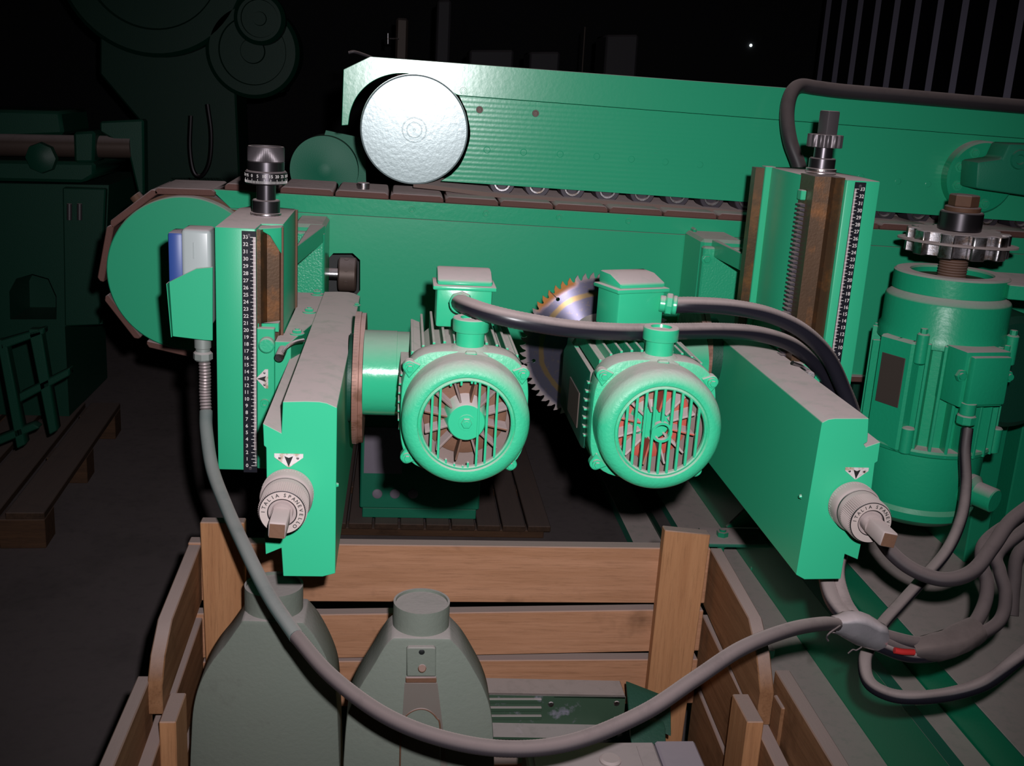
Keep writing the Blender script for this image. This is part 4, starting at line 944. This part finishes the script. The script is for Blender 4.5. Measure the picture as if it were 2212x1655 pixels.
bl = MB().cyl((p.x+.0, p.y, .055), (p.x, p.y, .18), .009, 16); bl.cyl((p.x, p.y, .16), (p.x, p.y, .174), .016, 6, bev=.001); bl.cyl((p.x, p.y, .13), (p.x, p.y, .146), .016, 6, bev=.001)
obj('bolt', bl, 'green_right', lv)
obj('foot_pad', MB().box(p.x-.03, p.x+.02, p.y-.42, p.y+.05, .031, .055, bev=.003), 'dust_sheet', lv)
obj('web', MB().prism([Vector((p.x+.03, p.y+.06, .16)), Vector((XA, p.y+.06, .16)), Vector((XA, p.y+.06, .26))], Yv(.01)), 'green_right', lv)
fr = thing('floor_rail', 'low dusty steel rail lying along the floor left of the machine base', 'rail', (.85, 2.6, 0))
obj('rail_edge', MB().box(.785, .80, 2.3, 4.6, .035, .045, bev=.001), 'green_dark', fr)
obj('rail_side', MB().box(.70, .80, 2.3, 4.6, .0, .035, bev=.002), 'dust_sheet', fr)
# pedestal under the conveyors at the far right
ped = thing('machine_pedestal', 'tall green machine pedestal behind the vertical motor', 'machine base', (1.35, 2.35, 0))
obj('column', MB().box(at(2120, 1000, 2.25).x, at(2165, 1000, 2.25).x, 2.25, 2.5, .27, .77, bev=.003), 'green_right', ped)
obj('rear_panel', MB().box(at(2195, 1000, 2.3).x, 1.9, 2.3, 2.5, .27, .77, bev=.003), 'green_right', ped)
obj('inner_web', MB().box(at(2160, 1000, 2.3).x, at(2200, 1000, 2.3).x, 2.42, 2.44, .27, .77), 'rust', ped)
pl_ = thing('support_column', 'green machine leg below the conveyor right of the right column', 'machine base', (1.0, 2.4, 0))
obj('leg_post', MB().box(1.05, 1.12, 2.33, 2.43, .27, .77, bev=.003), 'green_dark', pl_)

# ------------------------------------------------------------------ wooden crate
cr8 = thing('wooden_crate', 'open slatted wooden crate under the motors, holding grey metal castings', 'crate', (.1, 1.2, 0))
YR_ = 1.62; xl, xr2 = -.318, .526
zt1, zb1 = at(1100, 1177, YR_).z, at(1100, 1303, YR_).z
def board(name, pts, y0, y1, mat): return obj(name, MB().prism([Vector((a, y0, b)) for a, b in pts], Yv(y1-y0), bev=.0015), mat, cr8)
def zy(v, u): return at(u, v, YR_).z
board('rear_board', [(xl, zy(1168, 430)-.004), (xr2, zy(1185, 1500)), (xr2, zy(1303, 1420)), (at(660, 1300, YR_).x, zy(1300, 660)), (xl, zy(1300, 660))], YR_, YR_+.024, 'woodX')
board('rear_board', [(xl, zy(1328, 700)), (at(700, 1326, YR_).x, zy(1328, 700)), (at(1400, 1318, YR_).x, zy(1318, 1400)), (xr2, zy(1318, 1400)), (xr2, zy(1406, 1400)), (at(1400, 1408, YR_).x, zy(1408, 1400)), (at(700, 1423, YR_).x, zy(1423, 700)), (xl, zy(1423, 700))], YR_, YR_+.022, 'woodX')
board('rear_board', [(xl, zy(1432, 800)), (xr2, zy(1424, 1390)), (xr2, zy(1520, 1390)), (xl, zy(1530, 800))], YR_, YR_+.024, 'woodX')
board('rear_board', [(xl, .17), (xr2, .17), (xr2, .09), (xl, .09)], YR_, YR_+.022, 'woodX')
# corner posts
pL0, pL1 = at(432, 1130, 1.60).x, at(528, 1130, 1.60).x
board('corner_post', [(pL0, zy(1128, 470)+.008), (pL1, zy(1128, 500)+.008), (pL1, .05), (pL0+.012, .05)], 1.60-.001, YR_, 'woodZ')
pR0, pR1 = at(1436, 1150, 1.60).x, at(1534, 1160, 1.60).x
board('corner_post', [(pR0, at(1436, 1150, 1.6).z+.004), (pR1, at(1534, 1160, 1.6).z+.004), (pR1-.012, .05), (pR0-.003, .05)], 1.60-.001, YR_, 'woodZ')
def side_board(x0, x1, pts, mat='woodY'):  # pts (y,z)
    return obj('side_board', MB().prism([Vector((x0, a, b)) for a, b in pts], (x1-x0, 0, 0), bev=.0015), mat, cr8)
lx0, lx1 = -.318, -.298
yn = 1.325
side_board(lx0, lx1, [(YR_+.02, .572), (1.40, .558), (1.35, .530), (yn, .495), (yn, .455), (YR_+.02, .475)])
side_board(lx0-.016, lx1-.018, [(yn+.02, .502), (.80, .495), (.80, .40), (yn+.02, .40)])
side_board(lx0+.001, lx1, [(YR_+.02, .445), (.80, .40), (.80, .29), (YR_+.02, .33)])
side_board(lx0+.001, lx1, [(YR_+.02, .30), (.80, .26), (.80, .12), (YR_+.02, .12)])
obj('middle_post', MB().box(-.298, -.276, 1.30, 1.372, .07, .46, bev=.0015), 'woodZ', cr8)
rx0, rx1 = .530, .551
ynr = 1.335
side_board(rx0, rx1, [(YR_+.02, .570), (1.42, .556), (1.37, .525), (ynr, .482), (ynr, .43), (YR_+.02, .465)])
side_board(rx1+.004, rx1+.026, [(ynr+.02, .508), (.80, .500), (.80, .40), (ynr+.02, .40)])
side_board(rx0, rx1, [(YR_+.02, .447), (.80, .395), (.80, .27), (YR_+.02, .33)])
side_board(rx0, rx1, [(YR_+.02, .318), (.80, .25), (.80, .12), (YR_+.02, .12)])
obj('middle_post', MB().box(.505, .5295, 1.305, 1.378, .07, .455, bev=.0015), 'woodZ', cr8)
side_board(rx1-.001, rx1+.005, [(ynr, .48), (1.30, .48), (1.30, .10), (ynr, .10)])
side_board(lx0-.001, lx0+.002, [(ynr, .48), (1.30, .48), (1.30, .10), (ynr, .10)])
for y in (1.0, .82): pass
board('front_board', [(xl, .34), (xr2, .34), (xr2, .24), (xl, .24)], .80, .822, 'woodX')
board('front_board', [(xl, .20), (xr2, .20), (xr2, .10), (xl, .10)], .80, .822, 'woodX')
for i in range(8):
    y0 = .82+i*.1; obj('floor_board', MB().box(xl, xr2, y0, y0+.088, .05, .07, bev=.001), 'woodX', cr8)
for x in (-.30, .08, .47): obj('skid', MB().box(x, x+.07, .80, YR_, 0, .05, bev=.001), 'woodY', cr8)

# ------------------------------------------------------------------ grey castings in the crate
def casting(label, YF, outline, depth, neck, parts):
    t = thing('hood_casting', label, 'casting', (at(outline[0][0], 1500, YF).x+.05, YF+depth/2, .07), 'grey castings in the crate')
    mi = max(range(len(outline)-1), key=lambda i: outline[i+1][0]-outline[i][0])
    P = px(smooth2(outline[:mi+1])+smooth2(outline[mi+1:]), YF); lowl, lowr = P[0], P[-1]
    P = [Vector((lowl.x, YF, .07))]+P+[Vector((lowr.x, YF, .07))]
    obj('hood_body', MB().prism(P, Yv(depth), bev=.004, seg=2), 'cast_grey', t)
    (u0, v0), (u1, v1), vt = neck
    a, b = at(u0, vt, YF+.045), at(u1, vt, YF+.045); cx = (a.x+b.x)/2; r = (b.x-a.x)/2; zt_ = at((u0+u1)/2, vt, YF+.045).z
    zlow = at(u0, v0, YF+.045).z-.03
    obj('pipe_neck', MB().lathe([(0, zt_-.004), (r-.003, zt_-.004), (r-.003, zt_), (r, zt_), (r, zlow), (0, zlow)], (cx, YF+r+.004, 0), (0, 0, 1), 48), 'cast_grey', t)
    return t
c1 = casting('grey-green hood casting with a plain face, left in the crate', 1.40, [(408, 1700), (412, 1600), (417, 1530), (432, 1475), (457, 1430), (485, 1395), (510, 1360), (524, 1340), (655, 1345), (680, 1375), (705, 1420), (722, 1465), (728, 1510), (732, 1600), (735, 1700)], .075, ((528, 1350), (655, 1350), 1262), None)
YF2 = 1.30
c2 = casting('grey-green hood casting with a slotted centre channel, middle of the crate', YF2, [(740, 1700), (742, 1640), (748, 1560), (757, 1525), (780, 1480), (805, 1440), (832, 1395), (850, 1378), (972, 1380), (1000, 1410), (1025, 1450), (1048, 1495), (1062, 1545), (1067, 1620), (1068, 1700)], .07, ((850, 1385), (972, 1385), 1296), None)
chn = MB().prism(px([(878, 1402), (884, 1399), (936, 1399), (942, 1402), (942, 1462), (878, 1462)], YF2-.006), Yv(.008), bev=.0015)
cn = obj('slot_channel', chn, 'cast_grey', c2)
mb = MB().prism(px([(876, 1464), (943, 1464), (943, 1476), (876, 1476)], YF2-.004), Yv(.004), bev=.001)
obj('slot_edge', mb, 'rust', c2, 'rusty edge of the slotted channel')
mb = MB().cyl(at(912, 1444, YF2-.006), at(912, 1444, YF2-.014), .0055, 14, bev=.001); obj('rusty_bolt', mb, 'rust', c2)
mb = MB().lathe([(0, -.0003), (.0035, -.0003), (.004, 0)], at(911, 1409, YF2-.006), (0, 1, 0), 14); obj('bolt_hole', mb, 'black', c2)
arch = smooth2([(864, 1655), (866, 1580), (872, 1555), (885, 1540), (905, 1532), (925, 1535), (942, 1550), (951, 1575), (952, 1700)])+[(864, 1700)]
obj('arched_cover', MB().prism(px(arch, YF2-.004), Yv(.004), bev=.001), 'cast_grey', c2)
obj('centre_strip', MB().prism(px([(874, 1476), (945, 1476), (972, 1700), (860, 1700)], YF2-.0015), Yv(.002), bev=.0005), 'cast_stain', c2)
obj('arch_edge', MB().tube(px([(u, v) for u, v in arch[:-6]], YF2-.0045), .0012, 8), 'rust', c2)

# pieces lying at the crate bottom right
ch_ = thing('steel_channel', 'dusty dark steel channel piece standing against the rear crate boards', 'channel', (.24, 1.55, .07))
YC = 1.52
obj('web', MB().prism(px([(1040, 1500), (1352, 1506), (1346, 1578), (1300, 1583), (1040, 1570)], YC), Yv(.006), bev=.001), 'tin', ch_)
a, b = at(1040, 1500, YC), at(1352, 1506, YC)
obj('top_flange', MB().prism([a, b, b+Vector((0, .05, .0)), a+Vector((0, .05, 0))], (0, 0, -.004), bev=.001), 'tin', ch_)
for v in (1512, 1530, 1548):
    q0, q1 = at(1045, v, YC-.003), at(1170, v+2, YC-.003); obj('rib', MB().box(q0.x, q1.x, YC-.006, YC, q1.z-.003, q1.z+.004, bev=.001), 'tin', ch_)
a, b = at(1045, 1561, YC), at(1300, 1566, YC)
obj('bottom_flange', MB().prism([a, b, b+Vector((0, -.03, -.006)), a+Vector((0, -.03, -.006))], (0, 0, -.004)), 'tin', ch_)
for u, v in ((1332, 1520), (1190, 1522), (1330, 1554)): obj('rivet', MB().lathe([(0, -.001), (.004, -.001), (.005, 0)], at(u, v, YC), (0, 1, 0), 14), 'steel', ch_)
for k, (pts, Y, lab) in enumerate([([(1369, 1525), (1378, 1527), (1461, 1548), (1450, 1592), (1365, 1568)], 1.46, 'small green metal plate leaning beside the right corner post, upper one'), ([(1372, 1588), (1382, 1582), (1448, 1600), (1440, 1640), (1368, 1620)], 1.40, 'small green metal plate leaning below the other plate in the crate')]):
    p_ = px(pts, Y); mb = MB().prism([q+Yv(.05*(q.z-p_[3].z)/.05) for q in p_], (0, .012, .004), bev=.001)
    obj('metal_plate', mb, 'green_dark', None, lab, 'metal plate')
gb_ = thing('grey_box', 'flat dusty grey box lying at the bottom right of the crate', 'box', (.3, 1.25, .07))
a = at(1130, 1603, 1.34); b = at(1500, 1600, 1.34)
obj('box_body', MB().box(a.x, at(1412, 1600, 1.34).x, 1.16, 1.34, .07, a.z, bev=.003), 'grey_box', gb_)
obj('lid', MB().box(a.x+.01, at(1370, 1600, 1.34).x, 1.17, 1.325, a.z, a.z+.004, bev=.001), 'grey_box', gb_)
obj('end_block', MB().box(at(1414, 1600, 1.34).x, b.x, 1.16, 1.34, .07, a.z+.002, bev=.003), 'nameplate', gb_, 'purplish grey end block')
q = atz(1318, 1645, a.z+.004); obj('round_knob', MB().lathe([(0, .006), (.012, .006), (.015, .003), (.015, 0), (0, 0)], q, (0, 0, 1), 24), 'dusty_steel', gb_)

# ------------------------------------------------------------------ cabinet on a pallet, middle distance
YCB = 3.0
cb = thing('control_cabinet', 'small green cabinet with grey nameplate standing on a pallet below the motors', 'cabinet', (.08, 3.1, .05))
x0, x1_ = at(779, 1000, YCB).x, at(1040, 1000, YCB).x
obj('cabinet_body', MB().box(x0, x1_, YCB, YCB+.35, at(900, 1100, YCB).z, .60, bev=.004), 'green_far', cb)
obj('plinth', MB().box(x0+.008, x1_-.008, YCB+.004, YCB+.34, at(900, 1121, YCB).z, at(900, 1100, YCB).z, bev=.002), 'green_far', cb)
a, b = at(788, 923, YCB-.003), at(868, 1024, YCB-.003)
obj('nameplate', MB().box(a.x, b.x, YCB-.003, YCB, b.z, a.z), 'nameplate', cb, 'blank grey nameplate')
for u in (815, 853, 892):
    obj('round_button', MB().lathe([(0, -.004), (.010, -.004), (.014, -.002), (.015, 0)], at(u, 1067, YCB), (0, 1, 0), 24), 'nameplate', cb)
pal = thing('pallet', 'dark wooden pallet under the small green cabinet', 'pallet', (.15, 3.1, 0), 'wooden pallets')
pz = at(900, 1121, YCB).z-.0135
for i in range(9): obj('deck_board', MB().box(-.20+i*.075, -.20+i*.075+.068, YCB-.04, YCB+.7, pz-.005, pz+.013, bev=.002), 'palletY', pal)
for y in (YCB-.03, YCB+.3): obj('stringer', MB().box(-.19, .45, y, y+.05, .0, pz-.005, bev=.002), 'pallet', pal)

# second machine's drum beyond the chain
YB_ = 3.0
bd = thing('far_conveyor', 'dim green conveyor end with round drum seen beyond the rusty chain', 'conveyor', at(700, 360, YB_))
c = at(700, 368, YB_); r = c.x-at(626, 360, YB_).x
obj('drum', MB().lathe([(0, -.001), (.02, -.001), (.022, 0), (r, 0), (r, .12), (0, .12)], c, (0, 1, 0), 64), 'green_far', bd)
obj('side_plate', MB().prism([c+Vector((.0, .05, r+.012)), c+Vector((.105, .05, r-.004)), c+Vector((.112, .05, -.05)), c+Vector((.32, .05, -.10)), c+Vector((.32, .05, -.25)), c+Vector((-.10, .05, -.25))], Yv(.02)), 'green_far', bd)
obj('leg', MB().box(c.x-.10, c.x-.02, YB_+.07, YB_+.13, 0, c.z-.2, bev=.003), 'green_dark', bd)

# ------------------------------------------------------------------ left background machines
bs = thing('band_saw_machine', 'huge dark green machine with two round wheel housings standing behind on the left', 'machine', (-1.0, 6.1, 0))
YW = 6.0
def disc(par, name, u, v, Y, rpx, d, mat='green_dark', extra=()):
    c = at(u, v, Y); k = (c-CAM).dot(_f)/FPX*rpx
    return obj(name, MB().lathe([(0, .0)]+list(extra)+[(k*.25, 0), (k*.27, .02), (k*.7, .02), (k*.72, 0), (k-.02, 0), (k, .02), (k, d), (0, d)], c, (0, 1, 0), 64), mat, par)
disc(bs, 'wheel_housing', 325, -90, YW, 205, .3)
disc(bs, 'wheel_housing', 545, 110, YW, 100, .25)
disc(bs, 'wheel_cap', 560, 40, YW-.1, 55, .1)
obj('neck', MB().prism(px([(215, 60), (620, 60), (610, 200), (510, 200), (520, 420), (300, 420), (300, 260), (215, 160)], YW+.1), Yv(.4), bev=.01), 'green_dark', bs)
_p = px([(290, 380), (520, 380), (530, 800), (250, 800)], YW+.1); _p[2].z = _p[3].z = 0
obj('lower_body', MB().prism(_p, Yv(.4), bev=.01), 'green_dark', bs)
t = MB().tube([at(412, 250, YW-.1), at(410, 320, YW-.1), at(418, 370, YW-.1), at(435, 380, YW-.1), at(452, 350, YW-.1), at(456, 290, YW-.1), at(448, 225, YW-.1)], .012, 10)
obj('hose', t, 'black_steel', bs)
lm = thing('old_planing_machine', 'dark green machine with brown feed roller and arch opening at the left edge', 'machine', (-1.3, 3.6, .1))
YQ = 3.7
_q = px([(-60, 395), (235, 400), (222, 700), (140, 705), (150, 905), (-60, 960)], YQ); _q[4].z = _q[5].z = .107
obj('cabinet', MB().prism([_q, px([(22, 690), (20, 630), (35, 602), (70, 592), (105, 602), (122, 640), (122, 690)], YQ)], Yv(.5)), 'green_dark', lm)
obj('side_plate', MB().prism(px([(135, 405), (228, 408), (215, 702), (140, 705)], YQ-.03), Yv(.03), bev=.004), 'green_dark', lm)
obj('opening_back', MB().prism(px([(10, 585), (130, 585), (130, 700), (10, 700)], YQ+.2), Yv(.01)), 'green_dark', lm)
obj('top_guard', MB().prism(px([(-60, 235), (130, 240), (138, 292), (-60, 300)], YQ-.05), Yv(.3), bev=.01), 'green_dark', lm)
a, b = at(-60, 312, YQ-.1), at(285, 318, YQ-.1)
obj('feed_roller', MB().cyl(a, b, .034, 32), 'brown_steel', lm, 'brown feed roller')
obj('table', MB().prism(px([(-60, 345), (205, 350), (205, 380), (180, 395), (-60, 390)], YQ-.15), Yv(.4), bev=.01), 'green_dark', lm)
obj('bearing_block', MB().prism(px([(158, 285), (205, 283), (203, 352), (160, 352)], YQ-.16), Yv(.15), bev=.008), 'green_dark', lm)
obj('end_bracket', MB().prism(px([(215, 262), (310, 258), (312, 420), (298, 420), (275, 320), (215, 285)], YQ-.12), Yv(.06), bev=.006), 'green_dark', lm)
obj('star_knob', MB().lathe([(0, 0), (.02, 0), (.045, .01), (.048, .03), (0, .03)], at(85, 342, YQ-.2), (0, 1, 0), 8), 'green_dark', lm)
for x in (150, 172): obj('oil_cup', MB().cyl(at(x, 440, YQ-.05), at(x, 475, YQ-.05), .008, 12), 'grey_steel', lm)
sf = thing('steel_stand', 'dark green ladder-like steel frame on the pallet at the left edge', 'stand', (-1.15, 2.95, .1))
YT = 2.9
for nm_, pts in [('leg', [(60, 712), (88, 712), (124, 930), (106, 940)]), ('leg', [(-8, 735), (12, 735), (56, 960), (36, 970)]), ('rail', [(0, 735), (95, 708), (95, 722), (2, 756)]), ('rail', [(-10, 945), (70, 915), (85, 925), (-10, 965)]), ('rail', [(40, 850), (150, 795), (150, 812), (42, 870)])]:
    obj(nm_, MB().prism(px(pts, YT), Yv(.035), bev=.003), 'green_dark', sf)
p2 = thing('pallet', 'dark wooden pallet under the old machine at the left edge', 'pallet', (-1.1, 3.2, 0), 'wooden pallets')
ca_ = atz(100, 1185, 0); cb_ = atz(262, 930, 0)
d_ = (cb_-ca_).normalized(); s_ = Vector((-d_.y, d_.x, 0)); L_ = (cb_-ca_).length
def pb(name, a0, a1, s0, s1, z0, z1, mat):
    t = MB().prism([ca_+d_*a0+s_*s0+Vector((0, 0, z0)), ca_+d_*a1+s_*s0+Vector((0, 0, z0)), ca_+d_*a1+s_*s1+Vector((0, 0, z0)), ca_+d_*a0+s_*s1+Vector((0, 0, z0))], (0, 0, z1-z0), bev=.002)
    return obj(name, t, mat, p2)
for i in range(7): pb('deck_board', 0, L_, .0+i*.12, .0+i*.12+.1, .085, .105, 'palletY')
for a0 in (0, L_*.48, L_-.1): 
    for s0 in (0, .35, .7): pb('block', a0, a0+.1, s0, s0+.12, .0, .085, 'pallet')

# distant clutter above the upper beam
YD = 5.5
dm = [('grey_post', [(856, 38), (882, 40), (882, 122), (854, 120)], 'nameplate_dark', 'dim grey upright post above the left end of the upper beam', 'post'),
      ('machine_cabinet', [(945, 0), (975, 0), (975, 140), (940, 140)], 'dim', 'very dim tall panel right of the grey post in the background', 'cabinet'),
      ('machine_cabinet', [(1015, 108), (1110, 108), (1110, 160), (1015, 155)], 'dim', 'very dim low cabinet above the upper beam, left of centre', 'cabinet'),
      ('machine_cabinet', [(1145, 112), (1210, 112), (1210, 165), (1145, 162)], 'dim', 'very dim low cabinet above the upper beam, near the thin pole', 'cabinet'),
      ('machine_cabinet', [(1310, 75), (1380, 75), (1380, 175), (1308, 170)], 'dim', 'very dim tall cabinet right of the thin pole', 'cabinet')]
for nme, pts, mt, lab, ct in dm:
    mb = MB(); P = px(pts, YD); b = [Vector((P[-1].x, YD, 0)), Vector((P[2].x, YD, 0))]
    mb.prism([P[0], P[1], b[1], b[0]], Yv(.3), bev=.01); pst = obj(nme, mb, mt, None, lab, ct)
    if nme == 'grey_post':
        t = MB().cyl(at(838, 95, YD), at(838, 72, YD), .008, 12); t.cyl(at(838, 84, YD), at(862, 84, YD), .004, 8); obj('shiny_handle', t, 'steel', pst, 'small shiny vertical handle')
a = at(1264, 58, 5.3); obj('thin_pole', MB().cyl((at(1262, 150, 5.3).x, 5.3, 0), (a.x, 5.3, a.z), .0035, 8), 'nameplate_dark', None, 'thin pale vertical rod rising behind the upper beam', 'rod')
m_, n_, l_, p_ = nt('tiny_lamp'); p_.inputs['Emission Color'].default_value = (.9, 1, 1, 1); p_.inputs['Emission Strength'].default_value = 1.2; M['lamp'] = m_
obj('indicator_lamp', MB().lathe([(0, -.017), (.012, -.012), (.017, 0), (.012, .012), (0, .017)], at(1622, 98, 11.89), (0, 0, 1), 12), 'lamp', None, 'tiny bright white light point in the dark above the upper beam', 'lamp')
